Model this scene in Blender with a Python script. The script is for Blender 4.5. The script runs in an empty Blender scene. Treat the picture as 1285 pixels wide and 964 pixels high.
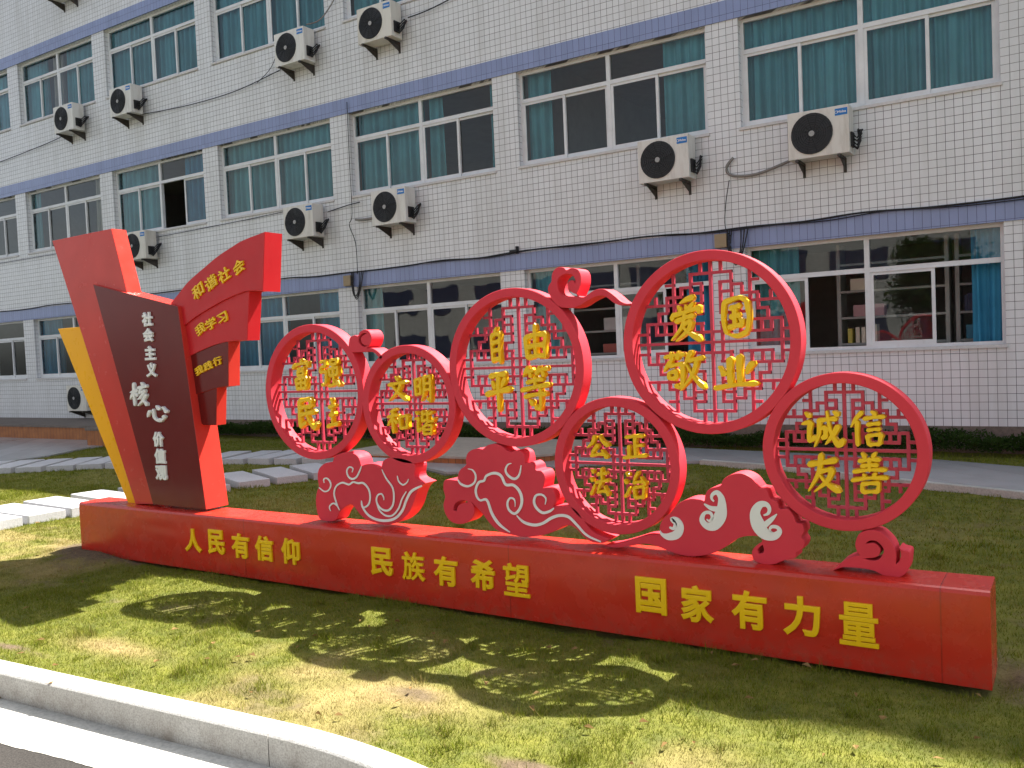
import bpy, bmesh, math, random
import numpy as np
from mathutils import Vector, Matrix
R = math.radians
random.seed(7)
rng = np.random.default_rng(11)
scene = bpy.context.scene
col = scene.collection

# ------------------------------------------------------------------ camera, sky, sun, exposure
cam_d = bpy.data.cameras.new('camera')
cam = bpy.data.objects.new('camera', cam_d)
col.objects.link(cam)
cr, cu, cf = Vector((0.842, 0.5378, -0.0435)), Vector((0.0158, 0.0561, 0.9983)), Vector((-0.5393, 0.8412, -0.0387))
cam.matrix_world = Matrix(((cr.x, cu.x, -cf.x, 0), (cr.y, cu.y, -cf.y, 0), (cr.z, cu.z, -cf.z, 1.5), (0, 0, 0, 1)))
cam_d.sensor_width = 36
cam_d.lens = 36 * 1102.0 / 1285
cam_d.clip_start = 0.05
cam_d.clip_end = 1000
scene.camera = cam

SUN = Vector((0.27, 0.62, 1.0)).normalized()
world = bpy.data.worlds.new('World')
scene.world = world
world.use_nodes = True
wn = world.node_tree
wn.nodes.clear()
sky = wn.nodes.new('ShaderNodeTexSky')
sky.sky_type = 'NISHITA'
sky.sun_disc = False
sky.sun_elevation = math.asin(SUN.z)
sky.sun_rotation = math.atan2(SUN.x, SUN.y)
sky.air_density = 1.0
sky.dust_density = 2.5
sky.ozone_density = 1.0
bg = wn.nodes.new('ShaderNodeBackground')
bg.inputs['Strength'].default_value = 0.094
wo = wn.nodes.new('ShaderNodeOutputWorld')
# broken thin cloud: the blue of the sky is washed out unevenly
tc = wn.nodes.new('ShaderNodeTexCoord')
cmap = wn.nodes.new('ShaderNodeMapping')
cmap.inputs['Scale'].default_value = (1.6, 1.6, 4.5)
cn = wn.nodes.new('ShaderNodeTexNoise')
cn.inputs['Scale'].default_value = 1.7
cn.inputs['Detail'].default_value = 6
cr_ = wn.nodes.new('ShaderNodeMapRange')
cr_.inputs[1].default_value, cr_.inputs[2].default_value = 0.35, 0.68
cr_.inputs[3].default_value, cr_.inputs[4].default_value = 0.50, 0.95
bw = wn.nodes.new('ShaderNodeRGBToBW')
cmx = wn.nodes.new('ShaderNodeMix')
cmx.data_type = 'RGBA'
wn.links.new(tc.outputs['Generated'], cmap.inputs[0])
wn.links.new(cmap.outputs[0], cn.inputs['Vector'])
wn.links.new(cn.outputs[0], cr_.inputs[0])
wn.links.new(sky.outputs[0], bw.inputs[0])
wn.links.new(cr_.outputs[0], cmx.inputs[0])
wn.links.new(sky.outputs[0], cmx.inputs[6])
wn.links.new(bw.outputs[0], cmx.inputs[7])
wn.links.new(cmx.outputs[2], bg.inputs[0])
wn.links.new(bg.outputs[0], wo.inputs[0])

sun_d = bpy.data.lights.new('sun', 'SUN')
sun_d.energy = 5.0
sun_d.angle = R(0.53)
sun_d.color = (1.0, 0.95, 0.86)
sun = bpy.data.objects.new('sun', sun_d)
sun.rotation_euler = SUN.to_track_quat('Z', 'Y').to_euler()
sun.location = (6, 14, 30)
col.objects.link(sun)

scene.view_settings.view_transform = 'Standard'
scene.view_settings.look = 'None'
scene.view_settings.gamma = 1
scene.view_settings.exposure = 1.82
scene.cycles.max_bounces = 8
scene.cycles.transparent_max_bounces = 16
scene.cycles.use_denoising = True

D = {
'pillar':[[-7.22,2.584],[-6.384,2.594],[-5.739,0.433],[-6.286,0.411]],
'yellow':[[-7.277,1.846],[-6.93,1.849],[-6.578,1.114],[-6.299,0.408],[-6.436,0.4]],
'panel':[[-6.627,2.172],[-5.58,1.93],[-5.391,0.427],[-6.018,0.428]],
'flag1':[[-5.697,1.964],[-5.603,2.026],[-5.482,2.107],[-5.305,2.189],[-5.147,2.258],[-4.994,2.309],[-4.871,2.345],[-4.646,2.38],[-4.695,1.978],[-4.828,1.991],[-4.924,1.982],[-5.099,1.945],[-5.306,1.884],[-5.44,1.837],[-5.592,1.772],[-5.676,1.902]],
'flag2':[[-5.629,1.796],[-5.433,1.874],[-5.227,1.947],[-5.029,2.008],[-4.847,2.01],[-4.898,1.648],[-4.981,1.65],[-5.115,1.647],[-5.255,1.629],[-5.39,1.598],[-5.555,1.554],[-5.607,1.656]],
'flag3':[[-5.594,1.555],[-5.4,1.626],[-5.264,1.664],[-5.106,1.678],[-5.135,1.328],[-5.269,1.315],[-5.413,1.288],[-5.543,1.263],[-5.581,1.41]],
'flag4':[[-5.564,1.27],[-5.424,1.307],[-5.272,1.338],[-5.305,1.043],[-5.447,1.042],[-5.511,1.097]],
'cloud1':[[-4.269,0.43],[-4.29,0.485],[-4.293,0.556],[-4.277,0.615],[-4.259,0.645],[-4.266,0.697],[-4.258,0.75],[-4.228,0.784],[-4.179,0.807],[-4.123,0.816],[-4.105,0.847],[-4.049,0.873],[-3.987,0.882],[-3.927,0.875],[-3.889,0.848],[-3.871,0.798],[-3.827,0.811],[-3.776,0.813],[-3.73,0.798],[-3.702,0.782],[-3.69,0.827],[-3.65,0.853],[-3.572,0.86],[-3.489,0.849],[-3.429,0.819],[-3.437,0.752],[-3.414,0.728],[-3.354,0.709],[-3.4,0.68],[-3.43,0.636],[-3.465,0.558],[-3.513,0.501],[-3.583,0.456],[-3.67,0.43],[-3.757,0.433],[-3.844,0.449],[-3.901,0.481],[-3.947,0.524],[-3.98,0.542],[-4.038,0.518],[-4.084,0.481],[-4.115,0.436],[-4.159,0.417],[-4.227,0.417]],
'cloud1w':[[[-4.204,0.673,0.006],[-4.207,0.696,0.009],[-4.181,0.705,0.01],[-4.154,0.688,0.012],[-4.145,0.658,0.011],[-4.168,0.626,0.01],[-4.208,0.616,0.009],[-4.254,0.639,0.006]],[[-3.949,0.754,0.005],[-3.941,0.779,0.008],[-3.971,0.787,0.009],[-3.994,0.763,0.011],[-3.987,0.729,0.012],[-3.954,0.71,0.013],[-3.915,0.723,0.012],[-3.885,0.761,0.011],[-3.865,0.798,0.005]],[[-4.078,0.498,0.004],[-4.103,0.549,0.011],[-4.118,0.606,0.012],[-4.095,0.656,0.011],[-4.039,0.682,0.012],[-3.982,0.673,0.012],[-3.944,0.69,0.011],[-3.9,0.685,0.013],[-3.855,0.687,0.013],[-3.813,0.649,0.012],[-3.804,0.596,0.012],[-3.822,0.55,0.012],[-3.868,0.53,0.011],[-3.88,0.573,0.006]],[[-3.88,0.573,0.005],[-3.874,0.534,0.012],[-3.827,0.483,0.015],[-3.755,0.458,0.016],[-3.668,0.458,0.017],[-3.596,0.481,0.016],[-3.54,0.532,0.017],[-3.504,0.599,0.016],[-3.459,0.656,0.017],[-3.375,0.694,0.01]],[[-3.693,0.782,0.004],[-3.662,0.728,0.01],[-3.612,0.67,0.011],[-3.605,0.605,0.012],[-3.622,0.551,0.013],[-3.664,0.522,0.013],[-3.718,0.532,0.012],[-3.75,0.572,0.011],[-3.741,0.612,0.011],[-3.708,0.626,0.01],[-3.69,0.606,0.008],[-3.689,0.587,0.003]],[[-3.751,0.569,0.005],[-3.729,0.52,0.01],[-3.68,0.49,0.011],[-3.623,0.494,0.011],[-3.571,0.541,0.011],[-3.539,0.603,0.01],[-3.501,0.652,0.006]],[[-3.568,0.747,0.005],[-3.558,0.713,0.009],[-3.526,0.692,0.01],[-3.493,0.708,0.008],[-3.478,0.731,0.005]],[[-4.154,0.488,0.005],[-4.163,0.516,0.009],[-4.13,0.541,0.01],[-4.096,0.53,0.011],[-4.075,0.501,0.005]]],
'cloud2':[[-3.208,0.73],[-3.165,0.739],[-3.11,0.736],[-3.102,0.773],[-3.085,0.802],[-3.041,0.832],[-3.041,0.863],[-3.025,0.903],[-2.979,0.927],[-2.928,0.923],[-2.879,0.953],[-2.83,0.961],[-2.783,0.95],[-2.748,0.924],[-2.713,0.918],[-2.677,0.929],[-2.643,0.915],[-2.631,0.886],[-2.628,0.854],[-2.594,0.862],[-2.568,0.845],[-2.558,0.819],[-2.522,0.815],[-2.503,0.787],[-2.509,0.745],[-2.515,0.721],[-2.47,0.725],[-2.444,0.699],[-2.438,0.659],[-2.457,0.619],[-2.403,0.622],[-2.353,0.628],[-2.306,0.604],[-2.27,0.558],[-2.23,0.509],[-2.189,0.483],[-2.111,0.463],[-2.149,0.441],[-2.191,0.436],[-2.233,0.442],[-2.274,0.467],[-2.316,0.504],[-2.358,0.52],[-2.403,0.51],[-2.448,0.483],[-2.517,0.456],[-2.586,0.441],[-2.656,0.432],[-2.738,0.438],[-2.821,0.45],[-2.88,0.486],[-2.938,0.547],[-2.983,0.587],[-3.014,0.613],[-2.996,0.576],[-3.004,0.532],[-3.041,0.495],[-3.106,0.474],[-3.17,0.485],[-3.211,0.529],[-3.223,0.583],[-3.207,0.632],[-3.218,0.679]],
'cloud2w':[[[-3.103,0.742,0.007],[-3.082,0.717,0.013],[-3.032,0.706,0.013],[-2.984,0.729,0.012],[-2.972,0.771,0.011],[-2.992,0.803,0.008],[-3.026,0.81,0.003]],[[-2.716,0.853,0.004],[-2.743,0.844,0.009],[-2.76,0.812,0.012],[-2.744,0.782,0.014],[-2.703,0.764,0.015],[-2.669,0.787,0.012],[-2.652,0.845,0.005]],[[-2.747,0.453,0.005],[-2.819,0.494,0.017],[-2.867,0.553,0.018],[-2.899,0.631,0.015],[-2.946,0.627,0.012],[-2.97,0.65,0.014],[-2.974,0.691,0.015],[-2.95,0.733,0.015],[-2.913,0.745,0.014],[-2.894,0.774,0.014],[-2.839,0.792,0.016],[-2.792,0.778,0.016],[-2.763,0.729,0.016],[-2.711,0.728,0.016],[-2.672,0.696,0.018],[-2.657,0.647,0.018],[-2.671,0.598,0.016],[-2.708,0.564,0.015],[-2.746,0.581,0.014],[-2.757,0.619,0.013],[-2.739,0.65,0.011],[-2.713,0.649,0.01],[-2.704,0.629,0.006],[-2.706,0.604,0.003]],[[-2.697,0.554,0.006],[-2.651,0.519,0.015],[-2.583,0.507,0.017],[-2.525,0.521,0.016],[-2.467,0.555,0.017],[-2.411,0.573,0.016],[-2.356,0.567,0.016],[-2.304,0.524,0.014],[-2.247,0.474,0.012],[-2.164,0.446,0.008]],[[-2.504,0.629,0.004],[-2.498,0.663,0.009],[-2.523,0.683,0.011],[-2.561,0.676,0.013],[-2.576,0.641,0.015],[-2.561,0.605,0.016],[-2.522,0.581,0.015],[-2.477,0.592,0.014],[-2.447,0.612,0.007]]],
'cloud2h':[[-3.149,0.554],[-3.141,0.586],[-3.111,0.61],[-3.066,0.619],[-3.036,0.609],[-3.065,0.603],[-3.096,0.594],[-3.117,0.577],[-3.125,0.551]],
'cloud3h':[[-1.309,0.456],[-1.313,0.477],[-1.298,0.493],[-1.289,0.501],[-1.283,0.482],[-1.288,0.462]],
'cloud3':[[-2.154,0.423],[-2.08,0.438],[-1.992,0.466],[-1.905,0.497],[-1.828,0.511],[-1.824,0.55],[-1.801,0.595],[-1.756,0.631],[-1.745,0.648],[-1.706,0.685],[-1.651,0.707],[-1.592,0.705],[-1.576,0.696],[-1.568,0.737],[-1.542,0.765],[-1.49,0.782],[-1.477,0.809],[-1.441,0.836],[-1.384,0.847],[-1.332,0.826],[-1.303,0.79],[-1.292,0.778],[-1.261,0.772],[-1.243,0.729],[-1.213,0.717],[-1.2,0.682],[-1.161,0.684],[-1.138,0.656],[-1.124,0.621],[-1.097,0.615],[-1.089,0.58],[-1.101,0.555],[-1.088,0.529],[-1.1,0.496],[-1.129,0.474],[-1.133,0.452],[-1.186,0.435],[-1.234,0.412],[-1.292,0.407],[-1.334,0.424],[-1.342,0.463],[-1.321,0.494],[-1.289,0.516],[-1.305,0.541],[-1.376,0.536],[-1.427,0.513],[-1.479,0.472],[-1.544,0.437],[-1.623,0.415],[-1.689,0.411],[-1.767,0.425],[-1.831,0.445],[-1.907,0.455],[-1.993,0.437],[-2.081,0.42]],
'cloud3w':[[[-1.767,0.554,0.007],[-1.746,0.548,0.011],[-1.734,0.572,0.013],[-1.752,0.596,0.015],[-1.723,0.59,0.023],[-1.709,0.558,0.028],[-1.728,0.52,0.031],[-1.773,0.504,0.025],[-1.807,0.512,0.012],[-1.822,0.532,0.004]],[[-1.524,0.701,0.005],[-1.536,0.716,0.009],[-1.53,0.736,0.012],[-1.507,0.747,0.016],[-1.487,0.723,0.022],[-1.484,0.679,0.032],[-1.495,0.629,0.043],[-1.526,0.581,0.035],[-1.565,0.575,0.025],[-1.59,0.603,0.019],[-1.577,0.638,0.012],[-1.547,0.643,0.012],[-1.536,0.621,0.01],[-1.551,0.601,0.008],[-1.566,0.609,0.004]],[[-1.576,0.686,0.005],[-1.542,0.667,0.015],[-1.504,0.663,0.02]],[[-1.277,0.648,0.005],[-1.255,0.658,0.01],[-1.248,0.681,0.012],[-1.263,0.702,0.017],[-1.295,0.697,0.024],[-1.318,0.656,0.034],[-1.305,0.6,0.047],[-1.275,0.558,0.039],[-1.23,0.55,0.027],[-1.203,0.573,0.017],[-1.212,0.593,0.012],[-1.238,0.595,0.011],[-1.25,0.579,0.007],[-1.239,0.568,0.003]],[[-1.212,0.659,0.003],[-1.239,0.631,0.015],[-1.276,0.597,0.02]]],
'scroll4':[[-0.964,0.405],[-0.944,0.426],[-0.921,0.451],[-0.896,0.469],[-0.871,0.482],[-0.843,0.489],[-0.854,0.51],[-0.86,0.536],[-0.854,0.566],[-0.84,0.591],[-0.813,0.606],[-0.784,0.612],[-0.751,0.605],[-0.725,0.585],[-0.706,0.563],[-0.692,0.535],[-0.686,0.503],[-0.689,0.464],[-0.674,0.478],[-0.667,0.504],[-0.668,0.526],[-0.674,0.54],[-0.66,0.531],[-0.631,0.522],[-0.632,0.482],[-0.635,0.457],[-0.646,0.43],[-0.667,0.41],[-0.694,0.401],[-0.717,0.402],[-0.748,0.409],[-0.785,0.425],[-0.837,0.43],[-0.89,0.429],[-0.926,0.424]],
'scroll4h':[[-0.813,0.547],[-0.797,0.561],[-0.771,0.562],[-0.751,0.548],[-0.738,0.524],[-0.744,0.501],[-0.758,0.481],[-0.777,0.472],[-0.801,0.472],[-0.822,0.476],[-0.801,0.481],[-0.78,0.484],[-0.761,0.496],[-0.752,0.515],[-0.753,0.53],[-0.765,0.544],[-0.782,0.553],[-0.799,0.549]],
'scroll2':[[-1.931,1.712],[-1.961,1.715],[-1.994,1.73],[-2.027,1.759],[-2.061,1.785],[-2.091,1.801],[-2.126,1.803],[-2.153,1.796],[-2.185,1.78],[-2.212,1.767],[-2.239,1.772],[-2.252,1.787],[-2.237,1.814],[-2.226,1.845],[-2.225,1.885],[-2.237,1.913],[-2.26,1.925],[-2.285,1.928],[-2.31,1.92],[-2.328,1.935],[-2.36,1.94],[-2.389,1.926],[-2.404,1.899],[-2.408,1.867],[-2.426,1.844],[-2.432,1.816],[-2.419,1.786],[-2.402,1.757],[-2.366,1.726],[-2.32,1.715],[-2.274,1.714],[-2.232,1.725],[-2.196,1.743],[-2.154,1.76],[-2.114,1.768],[-2.075,1.755],[-2.037,1.725],[-1.995,1.708],[-1.957,1.71]],
'scroll2h':[[-2.372,1.844],[-2.366,1.872],[-2.344,1.892],[-2.311,1.9],[-2.279,1.891],[-2.26,1.865],[-2.261,1.843],[-2.272,1.86],[-2.29,1.862],[-2.303,1.851],[-2.308,1.831],[-2.299,1.81],[-2.279,1.795],[-2.252,1.783],[-2.244,1.774],[-2.271,1.773],[-2.312,1.777],[-2.344,1.787],[-2.364,1.811]],
'scroll1':[[-3.924,1.595],[-3.911,1.625],[-3.876,1.638],[-3.843,1.632],[-3.828,1.655],[-3.787,1.669],[-3.748,1.657],[-3.73,1.617],[-3.747,1.573],[-3.775,1.549],[-3.729,1.55],[-3.679,1.524],[-3.642,1.49],[-3.666,1.474],[-3.705,1.515],[-3.757,1.531],[-3.81,1.528],[-3.901,1.531],[-3.926,1.563]],
'scroll1h':[[-3.769,1.644],[-3.802,1.648],[-3.83,1.629],[-3.84,1.602],[-3.827,1.576],[-3.797,1.562],[-3.767,1.567],[-3.796,1.572],[-3.816,1.591],[-3.82,1.611],[-3.808,1.63]],
'rt':[[['富',-4.411,1.393,0.189,0.222,0],['强',-4.148,1.396,0.195,0.205,0],['民',-4.386,1.13,0.196,0.217,0],['主',-4.143,1.131,0.116,0.207,0]],[['文',-3.573,1.286,0.162,0.165,0],['明',-3.367,1.288,0.149,0.171,0],['和',-3.58,1.084,0.175,0.161,0],['谐',-3.369,1.074,0.168,0.163,0]],[['自',-2.818,1.526,0.111,0.212,0],['由',-2.551,1.536,0.167,0.211,0],['平',-2.816,1.262,0.177,0.232,0],['等',-2.563,1.275,0.195,0.253,0]],[['公',-2.184,0.955,0.14,0.139,0],['正',-1.965,0.96,0.138,0.136,0],['法',-2.181,0.76,0.121,0.162,0],['治',-1.969,0.753,0.139,0.157,0]],[['爱',-1.656,1.616,0.175,0.23,0],['国',-1.398,1.614,0.16,0.195,0],['敬',-1.676,1.355,0.219,0.211,0],['业',-1.407,1.343,0.213,0.177,0]],[['诚',-1.005,1.066,0.189,0.185,0],['信',-0.798,1.068,0.159,0.162,0],['友',-1.001,0.855,0.153,0.186,0],['善',-0.796,0.865,0.161,0.191,0]]],
'bt':[['人',-5.446,0.211,0.182,0.171,0],['民',-5.189,0.219,0.179,0.179,0],['有',-4.932,0.214,0.178,0.175,0],['信',-4.691,0.216,0.176,0.172,0],['仰',-4.435,0.219,0.171,0.173,0],['民',-3.635,0.224,0.177,0.176,0],['族',-3.383,0.219,0.173,0.174,0],['有',-3.139,0.214,0.174,0.176,0],['希',-2.875,0.22,0.167,0.177,0],['望',-2.645,0.214,0.17,0.186,0],['国',-1.834,0.219,0.167,0.186,0],['家',-1.589,0.206,0.17,0.184,0],['有',-1.328,0.208,0.171,0.186,0],['力',-1.082,0.209,0.171,0.187,0],['量',-0.831,0.204,0.167,0.196,0]],
'tt':[['社',-5.936,1.854,0.123,0.109,0],['会',-5.935,1.734,0.127,0.105,0],['主',-5.925,1.597,0.127,0.109,0],['义',-5.919,1.468,0.127,0.11,0],['核',-6.09,1.283,0.211,0.179,0],['心',-5.876,1.143,0.204,0.115,0],['价',-5.887,0.936,0.127,0.117,0],['值',-5.877,0.808,0.132,0.117,0],['观',-5.875,0.68,0.137,0.116,0]],
'f1t':[['和',-5.368,2.028,0.134,0.098,27],['谐',-5.219,2.078,0.13,0.097,25],['社',-5.075,2.12,0.127,0.095,22],['会',-4.915,2.165,0.123,0.094,20]],
'f2t':[['我',-5.382,1.753,0.116,0.081,20],['学',-5.263,1.785,0.114,0.08,18],['习',-5.134,1.82,0.103,0.074,18]],
'f3t':[['我',-5.435,1.451,0.099,0.065,15],['践',-5.332,1.482,0.097,0.064,14],['行',-5.23,1.511,0.087,0.063,12]],
'rings':[[-4.272,1.277,0.445],[-3.466,1.192,0.362],[-2.68,1.399,0.449],[-2.068,0.86,0.364],[-1.532,1.495,0.458],[-0.906,0.965,0.373]],
'cam':[[0.842,0.5378,-0.0435],[0.0158,0.0561,0.9983],[-0.5393,0.8412,-0.0387]],
'f':1102.0294}
BRUSH = {
'富':'50,2 55,12|16,18 12,31|16,21 50,16 86,13 80,27|34,33 66,29|32,42 36,54|32,42 64,38 62,51|36,53 62,50|24,62 30,96|24,64 74,58 72,94|28,77 72,74|50,61 50,92|28,93 72,91',
'强':'10,12 36,9 34,24|12,28 34,25|12,28 10,46 36,42 32,76 22,90 14,84|56,6 58,22|56,8 86,5 84,20|58,21 84,19|50,34 54,58|50,36 90,31 87,54|54,57 87,54|70,24 70,86|46,90 70,86 90,80|82,70 96,92',
'民':'22,10 76,6 74,30|24,32 74,29|22,10 22,92 50,78|24,54 50,50 90,44|50,32 60,66 80,90 96,92 96,78',
'主':'42,2 58,16|26,30 74,24|30,56 70,51|10,92 50,86 92,83|50,28 50,88',
'文':'42,2 56,18|8,34 50,28 92,23|66,30 50,60 6,95|26,38 56,66 96,94',
'明':'10,18 12,76|10,20 38,15 37,72|13,44 36,41|13,72 37,69|56,8 54,60 40,96|56,10 88,6 86,86 80,95 70,86|57,34 85,31|56,56 84,53',
'和':'42,3 14,16|4,34 50,26|28,14 28,96|27,38 3,68|30,40 48,58|58,32 62,80|58,34 94,28 91,76|62,78 90,74',
'谐':'12,6 23,18|5,36 24,32 20,84 35,69|42,18 58,15|44,4 42,46 58,37|88,8 66,22|66,4 66,44 92,42 93,30|66,46 56,58|46,60 48,94|46,62 85,57 82,92|49,76 82,73|48,92 82,89',
'自':'58,0 42,16|24,20 28,94|24,22 76,16 74,97|28,42 72,38|28,64 72,60|28,88 72,86',
'由':'12,34 18,92|12,36 90,28 84,92|50,2 50,88|18,62 84,57|18,90 84,86',
'平':'20,12 80,7|28,24 38,42|78,18 63,40|4,57 50,50 96,44|52,12 52,99',
'等':'28,2 12,22|22,12 46,8|32,12 37,24|66,0 54,18|60,10 93,5|74,9 79,22|22,36 76,29|50,24 50,48|4,53 50,46 96,41|14,68 86,62|66,50 66,88 60,97 48,90|30,74 42,86',
'公':'38,8 28,34 5,55|58,6 70,28 96,47|50,44 20,86 78,78|66,62 88,95',
'正':'14,14 86,8|52,12 52,88|52,48 82,44|26,46 26,90|3,95 50,89 97,84',
'法':'12,8 23,18|5,36 17,46|4,90 12,84 27,58|40,24 86,18|62,2 62,46|31,51 95,42|60,48 38,84 78,78|72,62 92,93',
'治':'14,6 25,18|5,32 17,44|4,88 12,84 29,56|62,4 42,42 84,36|72,20 92,47|44,56 48,94|44,58 86,52 82,92|48,92 82,88',
'爱':'74,2 34,14|28,20 36,31|50,18 55,29|74,14 61,29|15,35 9,50|14,40 60,32 94,24 87,37|20,54 50,46 74,42|48,38 38,66 6,95|38,64 66,54 56,74 20,97|40,66 62,82 97,97',
'国':'17,10 12,55 22,92|15,12 60,2 84,10 90,50 84,88 55,98 22,92|34,28 66,22|34,50 64,46|28,76 72,70|48,26 48,74|62,54 74,66',
'敬':'5,16 53,10|20,4 22,24|38,2 36,22|20,26 3,51|16,38 48,33 46,80 39,93 29,84|14,52 16,70|14,54 34,51 32,68|16,70 32,67|70,4 54,37|62,26 96,20|82,24 70,60 42,97|58,36 74,66 99,94',
'业':'38,10 38,84|60,4 60,82|13,33 27,60|90,25 74,56|1,95 50,86 99,83',
'诚':'13,8 25,20|5,38 26,33 22,84 37,69|42,30 86,24|46,30 44,64 33,96|46,50 62,47 60,74 51,71|64,5 70,50 84,84 96,93 97,76|89,42 76,66 59,89|78,5 90,16',
'信':'35,2 5,45|22,28 22,98|58,0 71,10|39,22 94,15|48,38 82,34|48,54 82,50|48,68 52,96|48,70 85,65 80,94|52,95 80,92',
'友':'7,28 50,22 88,15|44,2 36,48 5,96|38,46 76,39 60,68 22,97|38,54 62,78 98,95',
'善':'30,2 40,14|68,0 58,12|22,22 78,17|28,34 72,30|7,48 93,41|50,14 50,46|33,52 38,60|67,49 60,58|3,69 97,60|28,76 32,98|28,78 75,73 70,96|32,97 70,94',
'核':'42,34 4,42|24,4 24,96|22,40 3,70|27,42 42,56|66,2 76,13|48,24 96,17|70,22 52,44 82,38|84,34 60,62 44,70|90,52 68,78 44,97|70,70 94,96',
'心':'16,42 5,74|32,34 34,74 52,90 76,86 80,66|48,16 60,36|76,22 95,52',
}
# ------------------------------------------------------------------ helpers
def tag(o, label=None, cat=None, group=None, kind=None):
    if label: o['label'] = label
    if cat: o['category'] = cat
    if group: o['group'] = group
    if kind: o['kind'] = kind
    return o

def empty(name, loc, label, cat, group=None):
    o = bpy.data.objects.new(name, None)
    o.empty_display_size = 0.2
    o.location = loc
    col.objects.link(o)
    return tag(o, label, cat, group)

def link(name, me, parent=None, keep=True):
    o = bpy.data.objects.new(name, me)
    col.objects.link(o)
    if parent is not None:
        o.parent = parent
        if keep:
            base = parent
            off = Vector((0, 0, 0))
            while base is not None:
                off += base.location
                base = base.parent
            o.location = -off
    return o

def mesh_from(name, verts, faces, mats, smooth=False):
    me = bpy.data.meshes.new(name)
    me.from_pydata([tuple(v) for v in verts], [], faces)
    for m in (mats if isinstance(mats, (list, tuple)) else [mats]):
        me.materials.append(m)
    if smooth:
        me.polygons.foreach_set('use_smooth', [True] * len(me.polygons))
    me.update()
    return me

class MB:
    """collects boxes, tubes and discs into one mesh"""
    def __init__(s):
        s.v, s.f, s.mi, s.sm = [], [], [], []
    def add(s, vs, fs, mi=0, smooth=False):
        n = len(s.v)
        s.v += [tuple(v) for v in vs]
        s.f += [tuple(i + n for i in f) for f in fs]
        s.mi += [mi] * len(fs)
        s.sm += [smooth] * len(fs)
    def box(s, x0, x1, y0, y1, z0, z1, mi=0):
        s.add([(x0, y0, z0), (x1, y0, z0), (x1, y1, z0), (x0, y1, z0), (x0, y0, z1), (x1, y0, z1), (x1, y1, z1), (x0, y1, z1)],
              [(0, 3, 2, 1), (4, 5, 6, 7), (0, 1, 5, 4), (1, 2, 6, 5), (2, 3, 7, 6), (3, 0, 4, 7)], mi)
    def quad(s, a, b, c, d, mi=0):
        s.add([a, b, c, d], [(0, 1, 2, 3)], mi)
    def tube(s, pts, r, n=6, mi=0):
        pts = [Vector(p) for p in pts]
        vs, fs = [], []
        for i, p in enumerate(pts):
            t = (pts[min(i + 1, len(pts) - 1)] - pts[max(i - 1, 0)]).normalized()
            a = t.cross(Vector((0.013, 0.021, 1)))
            if a.length < 1e-3: a = t.cross(Vector((1, 0, 0)))
            a.normalize(); b = t.cross(a)
            for k in range(n):
                q = 2 * math.pi * k / n
                vs.append(p + a * (r * math.cos(q)) + b * (r * math.sin(q)))
        for i in range(len(pts) - 1):
            for k in range(n):
                fs.append((i * n + k, i * n + (k + 1) % n, (i + 1) * n + (k + 1) % n, (i + 1) * n + k))
        fs.append(tuple(range(n - 1, -1, -1))); fs.append(tuple(range((len(pts) - 1) * n, len(pts) * n)))
        s.add(vs, fs, mi, True)
    def disc(s, cx, cy, cz, r, d, n=40, mi=0):
        vs, fs = [], []
        for y in (cy, cy - d):
            vs += [(cx + r * math.cos(2 * math.pi * k / n), y, cz + r * math.sin(2 * math.pi * k / n)) for k in range(n)]
        fs.append(tuple(range(n, 2 * n)))
        fs += [(k, (k + 1) % n, n + (k + 1) % n, n + k) for k in range(n)]
        s.add(vs, fs, mi)
    def torus(s, cx, cy, cz, r, t, n=40, mi=0):
        s.tube([(cx + r * math.cos(2 * math.pi * k / n), cy, cz + r * math.sin(2 * math.pi * k / n)) for k in range(n + 1)], t, 4, mi)
    def build(s, name, mats, parent=None, bevel=0, keep=True):
        me = mesh_from(name, s.v, s.f, mats)
        me.polygons.foreach_set('material_index', s.mi)
        me.polygons.foreach_set('use_smooth', s.sm)
        if bevel:
            bm = bmesh.new(); bm.from_mesh(me)
            bmesh.ops.bevel(bm, geom=bm.edges[:], offset=bevel, segments=2, affect='EDGES', profile=0.7)
            bm.to_mesh(me); bm.free()
        me.update()
        return link(name, me, parent, keep)

DG = None
def solid(curve_obj):
    me = bpy.data.meshes.new_from_object(curve_obj.evaluated_get(bpy.context.evaluated_depsgraph_get()))
    c = curve_obj.data
    bpy.data.objects.remove(curve_obj)
    bpy.data.curves.remove(c)
    return me

def catmull(pts, n=4, closed=True):
    P = [Vector(p) for p in pts]
    out = []
    m = len(P)
    rngi = range(m) if closed else range(m - 1)
    for i in rngi:
        if closed:
            a, b, c, d = P[i - 1], P[i], P[(i + 1) % m], P[(i + 2) % m]
        else:
            a, b, c, d = P[max(i - 1, 0)], P[i], P[i + 1], P[min(i + 2, m - 1)]
        cosang = 1
        for k in range(n):
            t = k / n
            out.append(0.5 * ((2 * b) + (c - a) * t + (2 * a - 5 * b + 4 * c - d) * t * t + (3 * b - a - 3 * c + d) * t ** 3))
    if not closed: out.append(P[-1])
    return out

def smooth_outline(pts, n=4, sharp=60):
    """closed outline; corners sharper than `sharp` degrees stay corners"""
    P = [Vector(p) for p in pts]
    m = len(P)
    cor = []
    for i in range(m):
        u = (P[i] - P[i - 1]); v = (P[(i + 1) % m] - P[i])
        cor.append(u.angle(v, 0) > R(sharp))
    out = []
    for i in range(m):
        b, c = P[i], P[(i + 1) % m]
        a = b if cor[i] else P[i - 1]
        d = c if cor[(i + 1) % m] else P[(i + 2) % m]
        for k in range(n):
            t = k / n
            out.append(0.5 * ((2 * b) + (c - a) * t + (2 * a - 5 * b + 4 * c - d) * t * t + (3 * b - a - 3 * c + d) * t ** 3))
    return out

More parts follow.
